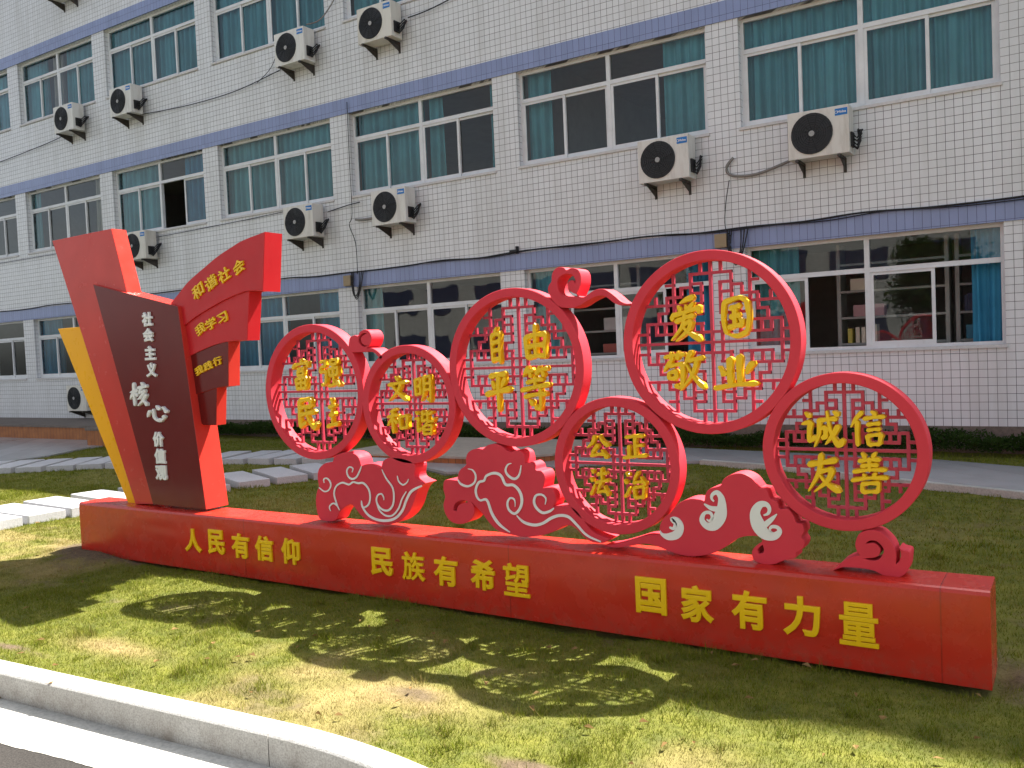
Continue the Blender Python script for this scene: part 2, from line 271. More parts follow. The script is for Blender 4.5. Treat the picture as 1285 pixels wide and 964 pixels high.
def extrude(name, loops, y0, y1, mats, parent, bevel=0.004, side=None):
    """2-D loops in X,Z -> a solid standing from y0 (front) to y1 (back)"""
    cu_ = bpy.data.curves.new(name, 'CURVE')
    cu_.dimensions = '2D'; cu_.fill_mode = 'BOTH'
    cu_.extrude = abs(y1 - y0) / 2 - bevel
    cu_.bevel_depth = bevel; cu_.bevel_resolution = 1
    cu_.offset = -bevel
    for lp in loops:
        sp = cu_.splines.new('POLY')
        sp.points.add(len(lp) - 1)
        for q, p in zip(sp.points, lp): q.co = (p[0], p[1], 0, 1)
        sp.use_cyclic_u = True
    o = bpy.data.objects.new(name, cu_); col.objects.link(o)
    me = solid(o)
    ym = (y0 + y1) / 2
    for v in me.vertices:
        x, z, d = v.co
        v.co = (x, ym - d, z)
    me.materials.clear()
    for m in (mats if isinstance(mats, (list, tuple)) else [mats]): me.materials.append(m)
    me.update()
    for p in me.polygons:
        p.use_smooth = False
        p.material_index = 0 if (side is None or p.normal.y < -0.9) else 1
    me.name = name
    return link(name, me, parent)

def stroke_mesh(name, strokes, y, mat, parent, d=0.004):
    """brush strokes (x, z, width) as raised inlays 4 mm proud of the face they lie on"""
    for st in strokes:
        mb = MB()
        P = catmull([(a, b, c) for a, b, c in st], 5, False)
        L, Rr = [], []
        for i, p in enumerate(P):
            t = P[min(i + 1, len(P) - 1)] - P[max(i - 1, 0)]
            t = Vector((t.x, t.y)); t.normalize()
            n = Vector((-t.y, t.x)); w = max(p.z, 0.0008) / 2
            L.append((p.x + n.x * w, p.y + n.y * w)); Rr.append((p.x - n.x * w, p.y - n.y * w))
        k = len(P)
        vs = [(a, y, b) for a, b in L] + [(a, y, b) for a, b in Rr] + [(a, y - d, b) for a, b in L] + [(a, y - d, b) for a, b in Rr]
        fs = []
        for i in range(k - 1):
            fs.append((2 * k + i, 2 * k + i + 1, 3 * k + i + 1, 3 * k + i))
            fs.append((i, i + 1, 2 * k + i + 1, 2 * k + i))
            fs.append((k + i + 1, k + i, 3 * k + i, 3 * k + i + 1))
        mb.add(vs, fs)
        y -= 0.0006
        mb.build(name, mat, parent)

def letter(ch, X, Z, w, h, y_back, depth, bold, mat, parent, rot=0, rise=0.0, shear=0.0, name='character', wav=0):
    cu_ = bpy.data.curves.new('character', 'FONT')
    cu_.body = ch; cu_.size = 1
    cu_.extrude = 0.25; cu_.bevel_depth = bold; cu_.bevel_resolution = 1
    cu_.resolution_u = 4
    o = bpy.data.objects.new(name, cu_); col.objects.link(o)
    me = solid(o)
    n = len(me.vertices)
    a = np.empty(n * 3, np.float32); me.vertices.foreach_get('co', a); a = a.reshape(-1, 3)
    a[:, 0] -= (a[:, 0].max() + a[:, 0].min()) / 2
    a[:, 1] -= (a[:, 1].max() + a[:, 1].min()) / 2
    a[:, 1] += rise * a[:, 0]; a[:, 0] += shear * a[:, 1]
    if wav:
        a[:, 0] += wav * np.sin(a[:, 1] * 5.1 + ord(ch) % 7)
        a[:, 1] += wav * np.sin(a[:, 0] * 4.3 + ord(ch) % 5)
    sx = w / np.ptp(a[:, 0]); sz = h / np.ptp(a[:, 1])
    x = a[:, 0] * sx; z = a[:, 1] * sz
    x -= (x.max() + x.min()) / 2; z -= (z.max() + z.min()) / 2
    dd = a[:, 2]; dd = (dd - dd.min()) / max(np.ptp(dd), 1e-6) * depth
    c, s = math.cos(R(rot)), math.sin(R(rot))
    out = np.stack([X + c * x - s * z, y_back - dd, Z + s * x + c * z], 1).astype(np.float32)
    me.vertices.foreach_set('co', out.ravel())
    me.materials.clear(); me.materials.append(mat)
    me.polygons.foreach_set('use_smooth', [False] * len(me.polygons))
    me.update()
    return link(name, me, parent)

def brush(ch, X, Z, w, h, y_back, depth, mat, parent, weight=1.0):
    """brush-written character: every stroke swells and tapers, laid on a 100 x 100 field"""
    src = [[tuple(map(float, p.split(','))) for p in s.split()] for s in BRUSH[ch].split('|')]
    base = (12.5 if len(src) <= 7 else 10.6 if len(src) <= 10 else 9.4) * weight
    g = random.Random(ord(ch))
    mb = MB(); lift = 0
    for st in src:
        # split at sharp turns, each piece pressed anew
        parts, cur = [], [st[0]]
        for i in range(1, len(st)):
            cur.append(st[i])
            if i < len(st) - 1:
                a = Vector(st[i]) - Vector(st[i - 1]); b = Vector(st[i + 1]) - Vector(st[i])
                if a.angle(b) > R(58): parts.append(cur); cur = [st[i]]
        parts.append(cur)
        for q in parts:
            p0, p1 = Vector(q[0]), Vector(q[-1])
            d = p1 - p0; L = d.length
            nrm = Vector((-d.y, d.x)).normalized()
            if len(q) == 2:
                bow = (0.05 if d.x < 0 else -0.03 if abs(d.x) > abs(d.y) else 0.02) * L
                q = [q[0], tuple((p0 + p1) / 2 + nrm * bow), q[1]]
            P = catmull([(x, y, 0) for x, y in q], max(4, 12 // (len(q) - 1)), False)
            n = len(P)
            if L < 24: prof = ((0, .45), (.35, .85), (.75, 1.2), (1, .75))
            elif d.x < -8 and d.y > 0: prof = ((0, .95), (.15, 1.1), (.6, .85), (1, .28))
            elif d.x > 8 and d.y > L * 0.45: prof = ((0, .5), (.5, .8), (.82, 1.35), (1, .4))
            elif abs(d.x) > abs(d.y): prof = ((0, .85), (.12, 1.05), (.5, .72), (.88, 1.1), (1, .7))
            else: prof = ((0, .8), (.1, 1.15), (.5, .9), (.9, 1.0), (1, .6))
            W = base * g.uniform(.93, 1.07)
            def wid(t):
                for (a, b), (c, e) in zip(prof, prof[1:]):
                    if t <= c: return (b + (e - b) * (t - a) / (c - a)) * W / 2
                return prof[-1][1] * W / 2
            ring_ = []
            left, right = [], []
            for i, p in enumerate(P):
                tg = (P[min(i + 1, n - 1)] - P[max(i - 1, 0)]); tg = Vector((tg.x, tg.y)).normalized()
                nn = Vector((-tg.y, tg.x)); r_ = wid(i / (n - 1)); c2 = Vector((p.x, p.y))
                if i == 0: cap0 = (c2 - tg * r_ * .7, tg)
                if i == n - 1: cap1 = (c2 + tg * r_ * .7, tg)
                left.append((c2, nn * r_)); right.append((c2, nn * -r_))
            def lay(f): 
                o = [c + v * f for c, v in left] + [c + v * f for c, v in reversed(right)]
                k0 = P[0]; k1 = P[-1]
                o.insert(n, Vector((k1.x, k1.y)) + (cap1[0] - Vector((k1.x, k1.y))) * f)
                o.append(Vector((k0.x, k0.y)) + (cap0[0] - Vector((k0.x, k0.y))) * f)
                return o
            rows = [(lay(1.0), 0), (lay(1.0), depth * .72), (lay(0.74), depth)]
            m = len(rows[0][0]); vs = []
            for o, dy in rows:
                vs += [(X + (v.x - 50) / 100 * w, y_back - dy - lift * (dy > 0), Z + (50 - v.y) / 100 * h) for v in o]
            fs = []
            for r0 in (0, 1):
                fs += [(r0 * m + i, r0 * m + (i + 1) % m, (r0 + 1) * m + (i + 1) % m, (r0 + 1) * m + i) for i in range(m)]
            # front: strip between the two edges
            for i in range(n - 1):
                fs.append((2 * m + i, 2 * m + i + 1, 2 * m + (2 * n + 1 - 1) - i - 1, 2 * m + (2 * n + 1 - 1) - i))
            fs.append((2 * m + n - 1, 2 * m + n, 2 * m + n + 1))
            fs.append((2 * m + 2 * n, 2 * m + 2 * n + 1, 2 * m))
            mb.add(vs, fs)
            lift += 0.0004
    me = mesh_from('character', mb.v, mb.f, mat)
    bm = bmesh.new(); bm.from_mesh(me); bmesh.ops.recalc_face_normals(bm, faces=bm.faces); bm.to_mesh(me); bm.free()
    return link('character', me, parent)

# ------------------------------------------------------------------ materials
class NT:
    def __init__(s, name):
        s.m = bpy.data.materials.new(name); s.m.use_nodes = True
        s.t = s.m.node_tree; s.t.nodes.clear()
        s.out = s.n('ShaderNodeOutputMaterial')
    def n(s, k, **kw):
        x = s.t.nodes.new(k)
        for a, b in kw.items(): setattr(x, a, b)
        return x
    def l(s, a, b): s.t.links.new(a, b)
    def noise(s, scale, detail=4, rough=0.55, vec=None, dist=0):
        x = s.n('ShaderNodeTexNoise'); x.inputs['Scale'].default_value = scale
        x.inputs['Detail'].default_value = detail; x.inputs['Roughness'].default_value = rough
        x.inputs['Distortion'].default_value = dist
        s.l(vec if vec is not None else s.obj(), x.inputs['Vector'])
        return x.outputs['Fac']
    def obj(s):
        if not hasattr(s, '_o'): s._o = s.n('ShaderNodeNewGeometry').outputs['Position']
        return s._o
    def ramp(s, fac, stops, interp='LINEAR'):
        x = s.n('ShaderNodeValToRGB'); x.color_ramp.interpolation = interp
        e = x.color_ramp.elements
        while len(e) < len(stops): e.new(0.5)
        for q, (p, c) in zip(e, stops):
            q.position = p; q.color = (c, c, c, 1) if isinstance(c, (int, float)) else (*c, 1)
        s.l(fac, x.inputs[0]); return x.outputs[0]
    def mix(s, fac, a, b, mode='MIX'):
        x = s.n('ShaderNodeMix', data_type='RGBA', blend_type=mode)
        for sock, v in ((x.inputs[0], fac), (x.inputs[6], a), (x.inputs[7], b)):
            if isinstance(v, (int, float)): sock.default_value = v
            elif isinstance(v, tuple): sock.default_value = (*v, 1)
            else: s.l(v, sock)
        return x.outputs[2]
    def math(s, op, a, b=0.0):
        x = s.n('ShaderNodeMath', operation=op)
        for sock, v in ((x.inputs[0], a), (x.inputs[1], b)):
            if isinstance(v, (int, float)): sock.default_value = v
            else: s.l(v, sock)
        return x.outputs[0]
    def bump(s, h, strength=0.3, dist=0.01):
        x = s.n('ShaderNodeBump'); x.inputs['Strength'].default_value = strength
        x.inputs['Distance'].default_value = dist
        s.l(h, x.inputs['Height']); return x.outputs[0]
    def bsdf(s, color, rough=0.5, metal=0.0, coat=0.0, normal=None, spec=0.5, coat_rough=0.08):
        b = s.n('ShaderNodeBsdfPrincipled')
        for k, v in (('Base Color', color), ('Roughness', rough), ('Metallic', metal), ('Coat Weight', coat), ('Specular IOR Level', spec), ('Coat Roughness', coat_rough)):
            if isinstance(v, (int, float)): b.inputs[k].default_value = v
            elif isinstance(v, tuple): b.inputs[k].default_value = (*v, 1)
            else: s.l(v, b.inputs[k])
        if normal is not None:
            s.l(normal, b.inputs['Normal'])
        s.l(b.outputs[0], s.out.inputs[0]); return b

def paint(name, c, rough=0.3, coat=0.5, dent=0.15, dents=1.7, var=0.12, dirt=0.0, spec=0.4):
    t = NT(name)
    n = t.noise(3.0, 5)
    f = t.ramp(n, [(0.3, 1 - var), (0.7, 1 + var * 0.4)])
    cc = t.mix(1.0, c, f, 'MULTIPLY')
    if dirt:
        d = t.ramp(t.noise(9, 6, 0.7), [(0.52, 0), (0.72, dirt)])
        cc = t.mix(d, cc, (0.16, 0.11, 0.08))
    rr = t.ramp(t.noise(14, 4), [(0.3, rough * 0.8), (0.7, min(1, rough * 1.3))])
    nb = t.bump(t.noise(dents, 2, 0.4), dent, 0.05)
    t.bsdf(cc, rr, 0, coat, nb, spec)
    return t.m

M = {}
M['red'] = paint('red sheet metal paint', (0.56, 0.042, 0.030), 0.22, 0.0, 0.10, 1.6, 0.10, 0.0, 0.25)
def base_mat():
    t = NT('red plinth paint')
    n = t.ramp(t.noise(2.2, 5), [(0.3, 0.88), (0.7, 1.04)])
    cc = t.mix(1.0, (0.56, 0.027, 0.014), n, 'MULTIPLY')
    sep = t.n('ShaderNodeSeparateXYZ'); t.l(t.obj(), sep.inputs[0])
    low = t.n('ShaderNodeMapRange'); t.l(sep.outputs[2], low.inputs[0])
    low.inputs[1].default_value, low.inputs[2].default_value = 0.13, 0.0
    spl = t.ramp(t.noise(26, 6, 0.75), [(0.45, 0.0), (0.70, 1.0)])
    d = t.math('MULTIPLY', t.math('MULTIPLY', low.outputs[0], spl), 0.40)
    dust = t.math('MULTIPLY', t.ramp(t.noise(4.0, 6, 0.7), [(0.50, 0), (0.75, 1)]), 0.10)
    cc = t.mix(t.math('MAXIMUM', d, dust), cc, (0.20, 0.13, 0.085))
    # sheet joints every 2.2 m
    fr = t.math('FRACT', t.math('MULTIPLY', t.math('ADD', sep.outputs[0], 20.3), 1 / 2.2))
    jn = t.ramp(fr, [(0.0, 1), (0.0016, 1), (0.0024, 0)], 'LINEAR')
    cc = t.mix(t.math('MULTIPLY', jn, 0.6), cc, (0.06, 0.004, 0.004))
    mp = t.n('ShaderNodeMapping'); mp.inputs['Scale'].default_value = (0.9, 1, 3.2); t.l(t.obj(), mp.inputs[0])
    nb = t.bump(t.noise(1.0, 2, 0.4, mp.outputs[0]), 0.35, 0.06)
    rr = t.ramp(t.noise(8, 5), [(0.3, 0.18), (0.7, 0.34)])
    t.bsdf(cc, rr, 0, 0, nb, 0.55)
    return t.m
M['base_red'] = base_mat()
M['ring_red'] = paint('red ring paint', (0.66, 0.048, 0.074), 0.58, 0.0, 0.03, 3.0, 0.08, 0.0, 0.18)
M['lattice'] = paint('lattice paint', (0.50, 0.042, 0.085), 0.5, 0.0, 0.0, 3.0, 0.08, 0.0, 0.4)
M['flag_red'] = paint('flag red paint', (0.54, 0.020, 0.026), 0.36, 0.0, 0.05, 2.0, 0.06, 0.0, 0.25)
M['brown'] = paint('dark maroon paint', (0.14, 0.012, 0.011), 0.18, 0.0, 0.05, 1.5, 0.10, 0.0, 0.22)
M['yellow'] = paint('yellow paint', (0.90, 0.43, 0.002), 0.30, 0.0, 0.04, 2.0, 0.06, 0.0, 0.2)
M['gold'] = paint('yellow letter paint', (0.88, 0.54, 0.005), 0.33, 0.0, 0.0, 2.0, 0.05)
M['white'] = paint('white letter paint', (0.78, 0.78, 0.78), 0.4, 0.1, 0.0, 2.0, 0.05)
M['alu'] = paint('white aluminium', (0.66, 0.68, 0.70), 0.42, 0.0, 0.0, 2.0, 0.10, 0.10)
M['ac'] = paint('ac casing', (0.60, 0.59, 0.54), 0.5, 0.0, 0.0, 2.0, 0.10, 0.12)
def ac_mat():
    t = NT('ac casing paint')
    oi = t.n('ShaderNodeObjectInfo')
    c = t.ramp(oi.outputs['Random'], [(0.0, (0.68, 0.68, 0.66)), (0.5, (0.64, 0.63, 0.60)), (1.0, (0.66, 0.64, 0.57))])
    mp = t.n('ShaderNodeMapping'); mp.inputs['Scale'].default_value = (7, 7, 1.2); t.l(t.obj(), mp.inputs[0])
    st = t.ramp(t.noise(1.0, 6, 0.7, mp.outputs[0]), [(0.48, 0), (0.78, 0.5)])
    t.bsdf(t.mix(st, c, (0.25, 0.21, 0.16)), 0.5, 0, 0, None, 0.3)
    return t.m
M['ac'] = ac_mat()
M['grille'] = paint('dark grille', (0.018, 0.020, 0.024), 0.5, 0.0, 0.0, 2.0, 0.1)
M['hub'] = paint('grey plastic', (0.35, 0.35, 0.35), 0.5, 0.0, 0.0)
M['logo'] = paint('blue sticker', (0.01, 0.16, 0.50), 0.4, 0.0, 0.0)
M['steel'] = paint('dark bracket steel', (0.05, 0.045, 0.04), 0.6, 0.0, 0.0, 2, 0.2, 0.4)
M['black'] = paint('black rubber', (0.014, 0.014, 0.016), 0.6, 0.0, 0.0)
M['pipe'] = paint('grey pipe lagging', (0.22, 0.21, 0.20), 0.7, 0.0, 0.0, 2, 0.2, 0.3)
M['tan'] = paint('tan box', (0.30, 0.23, 0.14), 0.6, 0.0, 0.0, 2, 0.1, 0.2)
M['shelf'] = paint('grey shelf', (0.30, 0.30, 0.29), 0.6, 0.0, 0.0)
for nm, c in (('pink', (0.42, 0.24, 0.26)), ('cream', (0.6, 0.56, 0.46)), ('bluebox', (0.05, 0.22, 0.32)), ('greybox', (0.45, 0.45, 0.45)), ('navy', (0.04, 0.05, 0.10)), ('book_red', (0.36, 0.10, 0.08)), ('book_yellow', (0.5, 0.45, 0.10))):
    M[nm] = paint(nm, c, 0.6, 0, 0)

def tile_mat(name, base, w, h, mortar, mcol, z0=0.0, var=0.07, stain=0.25):
    t = NT(name)
    sep = t.n('ShaderNodeSeparateXYZ'); t.l(t.obj(), sep.inputs[0])
    cmb = t.n('ShaderNodeCombineXYZ')
    t.l(t.math('ADD', sep.outputs[0], sep.outputs[1]), cmb.inputs[0])
    t.l(t.math('SUBTRACT', sep.outputs[2], z0), cmb.inputs[1])
    b = t.n('ShaderNodeTexBrick')
    b.offset = 0; b.squash = 1
    b.inputs['Scale'].default_value = 1
    b.inputs['Brick Width'].default_value = w; b.inputs['Row Height'].default_value = h
    b.inputs['Mortar Size'].default_value = mortar; b.inputs['Mortar Smooth'].default_value = 0.2
    b.inputs['Bias'].default_value = 0.0
    b.inputs['Color1'].default_value = (*[x * (1 + var) for x in base], 1)
    b.inputs['Color2'].default_value = (*[x * (1 - var) for x in base], 1)
    b.inputs['Mortar'].default_value = (1, 1, 1, 1)
    # hand-laid joints: the grid wanders by a few millimetres
    nz = t.n('ShaderNodeTexNoise'); nz.inputs['Scale'].default_value = 2.3; nz.inputs['Detail'].default_value = 3
    t.l(cmb.outputs[0], nz.inputs['Vector'])
    vm = t.n('ShaderNodeVectorMath', operation='MULTIPLY_ADD')
    t.l(nz.outputs['Color'], vm.inputs[0]); vm.inputs[1].default_value = (0.008, 0.008, 0); t.l(cmb.outputs[0], vm.inputs[2])
    t.l(vm.outputs[0], b.inputs['Vector'])
    # grout darkness differs from place to place
    gd = t.ramp(t.noise(0.9, 5, 0.65), [(0.30, 0.45), (0.50, 0.9), (0.66, 1.0)])
    gcol = t.mix(gd, tuple(x * 0.62 for x in base), mcol)
    c0 = t.mix(b.outputs['Fac'], b.outputs['Color'], gcol)
    # rain streaks and grime
    mp = t.n('ShaderNodeMapping'); mp.inputs['Scale'].default_value = (2.2, 2.2, 0.25); t.l(t.obj(), mp.inputs[0])
    st = t.ramp(t.noise(1.0, 6, 0.65, mp.outputs[0]), [(0.48, 0), (0.75, stain)])
    c1 = t.mix(st, c0, tuple(x * 0.55 for x in (base[0], base[1] * 0.97, base[2] * 0.88)))
    nb = t.bump(t.math('SUBTRACT', 1.0, b.outputs['Fac']), 0.5, 0.003)
    rr = t.ramp(b.outputs['Fac'], [(0, 0.22), (1, 0.8)])
    t.bsdf(c1, rr, 0, 0, nb, 0.4)
    return t.m
M['tile'] = tile_mat('white wall tile', (0.655, 0.668, 0.69), 0.1, 0.1, 0.0032, (0.06, 0.058, 0.066), 0.02, 0.03, 0.40)
M['band'] = tile_mat('blue band tile', (0.225, 0.275, 0.47), 0.1, 0.40, 0.0030, (0.05, 0.06, 0.13), 0.0, 0.05, 0.35)

def stone(name, c, sc=60, var=0.25, rough=0.8, big=0.12):
    t = NT(name)
    f = t.ramp(t.noise(sc, 3, 0.7), [(0.32, 1 - var), (0.6, 1 + var * 0.4)])
    g = t.ramp(t.noise(1.4, 5), [(0.3, 1 - big), (0.7, 1 + big * 0.4)])
    cc = t.mix(1.0, t.mix(1.0, c, f, 'MULTIPLY'), g, 'MULTIPLY')
    t.bsdf(cc, rough, 0, 0, t.bump(t.noise(sc * 1.5, 3, 0.7), 0.25, 0.004), 0.3)
    return t.m
def granite_mat():
    t = NT('pale granite')
    f = t.ramp(t.noise(130, 3, 0.75), [(0.34, 0.62), (0.6, 1.06)])
    c = t.mix(1.0, (0.53, 0.52, 0.495), f, 'MULTIPLY')
    sep = t.n('ShaderNodeSeparateXYZ'); t.l(t.obj(), sep.inputs[0])
    lo = t.n('ShaderNodeMapRange'); t.l(sep.outputs[2], lo.inputs[0]); lo.inputs[1].default_value, lo.inputs[2].default_value = 0.0, -0.13
    lo.inputs[3].default_value = 0.25
    gr = t.ramp(t.noise(5, 6, 0.7), [(0.38, 0.15), (0.68, 0.8)])
    side = t.math('LESS_THAN', sep.outputs[2], -0.006)
    c = t.mix(t.math('MULTIPLY', t.math('MULTIPLY', lo.outputs[0], gr), side), c, (0.17, 0.14, 0.11))
    t.bsdf(c, 0.8, 0, 0, t.bump(t.noise(140, 3, 0.7), 0.3, 0.004), 0.3)
    return t.m
M['granite'] = granite_mat()
M['slab'] = stone('slab granite', (0.50, 0.50, 0.52), 70, 0.18)
M['gutter'] = stone('gutter concrete', (0.50, 0.49, 0.45), 50, 0.22, 0.8, 0.25)
M['plinth'] = stone('brown plinth render', (0.16, 0.125, 0.105), 30, 0.25)
M['concrete_plain'] = stone('grey paving', (0.36, 0.37, 0.41), 25, 0.15, 0.8, 0.2)
M['concrete'] = tile_mat('grey paving', (0.33, 0.335, 0.35), 0.6, 0.3, 0.006, (0.10, 0.10, 0.09), 0.0, 0.10, 0.35)
M['sill'] = stone('white sill', (0.58, 0.57, 0.57), 20, 0.1)
M['plaster'] = stone('room plaster', (0.34, 0.33, 0.31), 6, 0.06)
M['pale_wall'] = stone('pale wall', (0.44, 0.44, 0.42), 6, 0.06)
M['roofing'] = stone('roof', (0.25, 0.24, 0.23), 8, 0.2)
M['asphalt'] = stone('asphalt', (0.040, 0.036, 0.033), 120, 0.6, 0.9, 0.25)
def wood_mat():
    t = NT('brown boards')
    sep = t.n('ShaderNodeSeparateXYZ'); t.l(t.obj(), sep.inputs[0])
    u = t.math('ADD', sep.outputs[0], sep.outputs[1])
    fr = t.math('FRACT', t.math('MULTIPLY', u, 1 / 0.12))
    gap = t.ramp(fr, [(0.0, 1), (0.06, 0), (0.94, 0), (1.0, 1)])
    n = t.noise(6, 5)
    c = t.ramp(n, [(0.3, (0.27, 0.085, 0.018)), (0.7, (0.40, 0.14, 0.035))])
    t.bsdf(t.mix(gap, c, (0.03, 0.014, 0.008)), 0.6, 0, 0, t.bump(t.math('SUBTRACT', 1.0, gap), 0.5, 0.004))
    return t.m
M['wood'] = wood_mat()
M['deck_edge'] = stone('dark platform top', (0.17, 0.14, 0.12), 12, 0.2)  # even dark brown-grey for the tops of the wall platforms
M['deck_top'] = stone('deck top boards', (0.40, 0.35, 0.29), 12, 0.15)

def curtain_mat(name, c):
    t = NT(name)
    f = t.ramp(t.noise(1.5, 3), [(0.3, 0.8), (0.7, 1.1)])
    cc = t.mix(1.0, c, f, 'MULTIPLY')
    d = t.n('ShaderNodeBsdfDiffuse'); t.l(cc, d.inputs[0])
    tr = t.n('ShaderNodeBsdfTranslucent'); t.l(cc, tr.inputs[0])
    m = t.n('ShaderNodeMixShader'); m.inputs[0].default_value = 0.3
    t.l(d.outputs[0], m.inputs[1]); t.l(tr.outputs[0], m.inputs[2]); t.l(m.outputs[0], t.out.inputs[0])
    return t.m
M['teal'] = curtain_mat('teal curtain', (0.15, 0.48, 0.56))
M['blue_c'] = curtain_mat('blue curtain', (0.07, 0.33, 0.54))
M['pale_c'] = curtain_mat('pale curtain', (0.50, 0.48, 0.42))

def glass_mat():
    t = NT('window glass')
    nb = t.bump(t.noise(1.3, 2, 0.4), 0.06, 0.05)
    g = t.n('ShaderNodeBsdfGlossy'); g.inputs['Roughness'].default_value = 0.015
    g.inputs['Color'].default_value = (0.92, 0.95, 0.96, 1); t.l(nb, g.inputs['Normal'])
    tr = t.n('ShaderNodeBsdfTransparent'); tr.inputs[0].default_value = (0.90, 0.94, 0.94, 1)
    fz = t.n('ShaderNodeFresnel'); fz.inputs['IOR'].default_value = 1.5; t.l(nb, fz.inputs['Normal'])
    m = t.n('ShaderNodeMixShader')
    t.l(fz.outputs[0], m.inputs[0]); t.l(tr.outputs[0], m.inputs[1]); t.l(g.outputs[0], m.inputs[2])
    t.l(m.outputs[0], t.out.inputs[0])
    return t.m
M['glass'] = glass_mat()

def veg(name, lo, hi, sc, tr=0.3):
    t = NT(name)
    c = t.ramp(t.noise(sc, 4), [(0.3, lo), (0.7, hi)])
    d = t.n('ShaderNodeBsdfDiffuse'); t.l(c, d.inputs[0])
    q = t.n('ShaderNodeBsdfTranslucent'); t.l(c, q.inputs[0])
    m = t.n('ShaderNodeMixShader'); m.inputs[0].default_value = tr
    t.l(d.outputs[0], m.inputs[1]); t.l(q.outputs[0], m.inputs[2]); t.l(m.outputs[0], t.out.inputs[0])
    return t.m
M['leaf'] = veg('shrub leaves', (0.022, 0.045, 0.012), (0.05, 0.085, 0.02), 3)
M['tree_leaf'] = veg('tree leaves', (0.025, 0.055, 0.012), (0.06, 0.10, 0.025), 1)
M['bark'] = stone('bark', (0.09, 0.07, 0.05), 20, 0.3)

def grass_mat(name, ground):
    t = NT(name)
    at = t.n('ShaderNodeAttribute'); at.attribute_name = 'dry'  # straw amount, lowered on the back lawn to deepen its shade
    sp = t.n('ShaderNodeSeparateColor'); t.l(at.outputs['Color'], sp.inputs[0])
    n = t.noise(7 if ground else 40, 4)
    green = t.ramp(n, [(0.3, (0.085, 0.125, 0.010)), (0.7, (0.205, 0.225, 0.022))])
    straw = t.ramp(n, [(0.3, (0.26, 0.20, 0.075)), (0.7, (0.40, 0.32, 0.13))])
    c = t.mix(sp.outputs[0], green, straw)
    if ground:
        soil = t.ramp(t.noise(30, 6, 0.7), [(0.3, (0.075, 0.054, 0.034)), (0.7, (0.18, 0.135, 0.088))])
        g2 = t.mix(0.35, c, soil)
        c = t.mix(sp.outputs[1], g2, soil)
        t.bsdf(c, 0.95, 0, 0, t.bump(t.noise(45, 5, 0.7), 0.7, 0.02), 0.1)
    else:
        d = t.n('ShaderNodeBsdfDiffuse'); t.l(c, d.inputs[0])
        q = t.n('ShaderNodeBsdfTranslucent'); t.l(c, q.inputs[0])
        m = t.n('ShaderNodeMixShader'); m.inputs[0].default_value = 0.25
        t.l(d.outputs[0], m.inputs[1]); t.l(q.outputs[0], m.inputs[2]); t.l(m.outputs[0], t.out.inputs[0])
    return t.m
M['lawn'] = grass_mat('lawn soil', True)
M['blade'] = grass_mat('grass blades', False)

SX0, SX1, SY0, SY1, SH = -6.887, -0.309, 4.092, 4.38, 0.408      # the sign's base box
# ------------------------------------------------------------------ ground
JX, JY, HD = -2.76, 2.49, R(4)                      # end of the straight kerb, where the corner arc begins
CX, CY, RAD = JX + 3 * math.sin(HD), JY - 3 * math.cos(HD), 3.0
def kerb_y(x):
    """inner edge of the kerb: the lawn begins here"""
    if x <= JX: return JY + (x - JX) * math.tan(HD)
    if x < CX + RAD - 0.01: return CY + math.sqrt(max(RAD ** 2 - (x - CX) ** 2, 0))
    return -12.0

def vnoise(x, y, s, seed):
    g = np.random.default_rng(seed).random((256, 256))
    u, v = x * s + 1000, y * s + 1000
    i, j = np.floor(u).astype(int), np.floor(v).astype(int)
    a, b = u - i, v - j
    a = a * a * (3 - 2 * a); b = b * b * (3 - 2 * b)
    i0, j0, i1, j1 = i % 256, j % 256, (i + 1) % 256, (j + 1) % 256
    return (g[i0, j0] * (1 - a) + g[i1, j0] * a) * (1 - b) + (g[i0, j1] * (1 - a) + g[i1, j1] * a) * b
def fbm(x, y, s, seed):
    return (vnoise(x, y, s, seed) * 0.5 + vnoise(x, y, s * 2.1, seed + 1) * 0.28 + vnoise(x, y, s * 4.3, seed + 2) * 0.22)
def sstep(a, b, v):
    t = np.clip((v - a) / (b - a), 0, 1); return t * t * (3 - 2 * t)
def blob(x, y, cx, cy, rx, ry):
    return np.exp(-(((x - cx) / rx) ** 2 + ((y - cy) / ry) ** 2))
def dryness_shade(x, y):
    d = sstep(0.47, 0.68, fbm(x, y, 1.1, 3)) * np.where(y > 4.4, 0.25, 0.7)  # straw patches; back lawn kept greener and darker, shade put into its colour
    d = np.maximum(d, blob(x, y, -2.55, 2.95, 0.42, 0.16) * 1.1)
    d = np.maximum(d, blob(x, y, -4.4, 2.75, 0.35, 0.10))
    return np.clip(d * (0.55 + 0.9 * fbm(x, y, 6, 40)), 0, 1)
def bareness(x, y):
    n = fbm(x, y, 3.0, 21)
    b = blob(x, y, -6.7, 4.1, 0.75, 0.28) * 1.25
    b = np.maximum(b, blob(x, y, -2.55, 2.97, 0.30, 0.10) * 0.75)
    b = np.maximum(b, blob(x, y, 0.6, 4.2, 1.2, 0.55) * 0.9)
    b = np.maximum(b, np.exp(-((y - 4.07) / 0.06) ** 2) * (x > -7) * (x < -0.2) * 0.55)
    b = np.maximum(b, blob(x, y, -1.7, 2.60, 0.35, 0.10) * 0.9)
    b = np.maximum(b, blob(x, y, -4.9, 2.50, 0.5, 0.06) * 0.8)
    return sstep(0.40, 0.75, b * (0.45 + 1.1 * n)) + sstep(0.70, 0.80, n) * 0.5
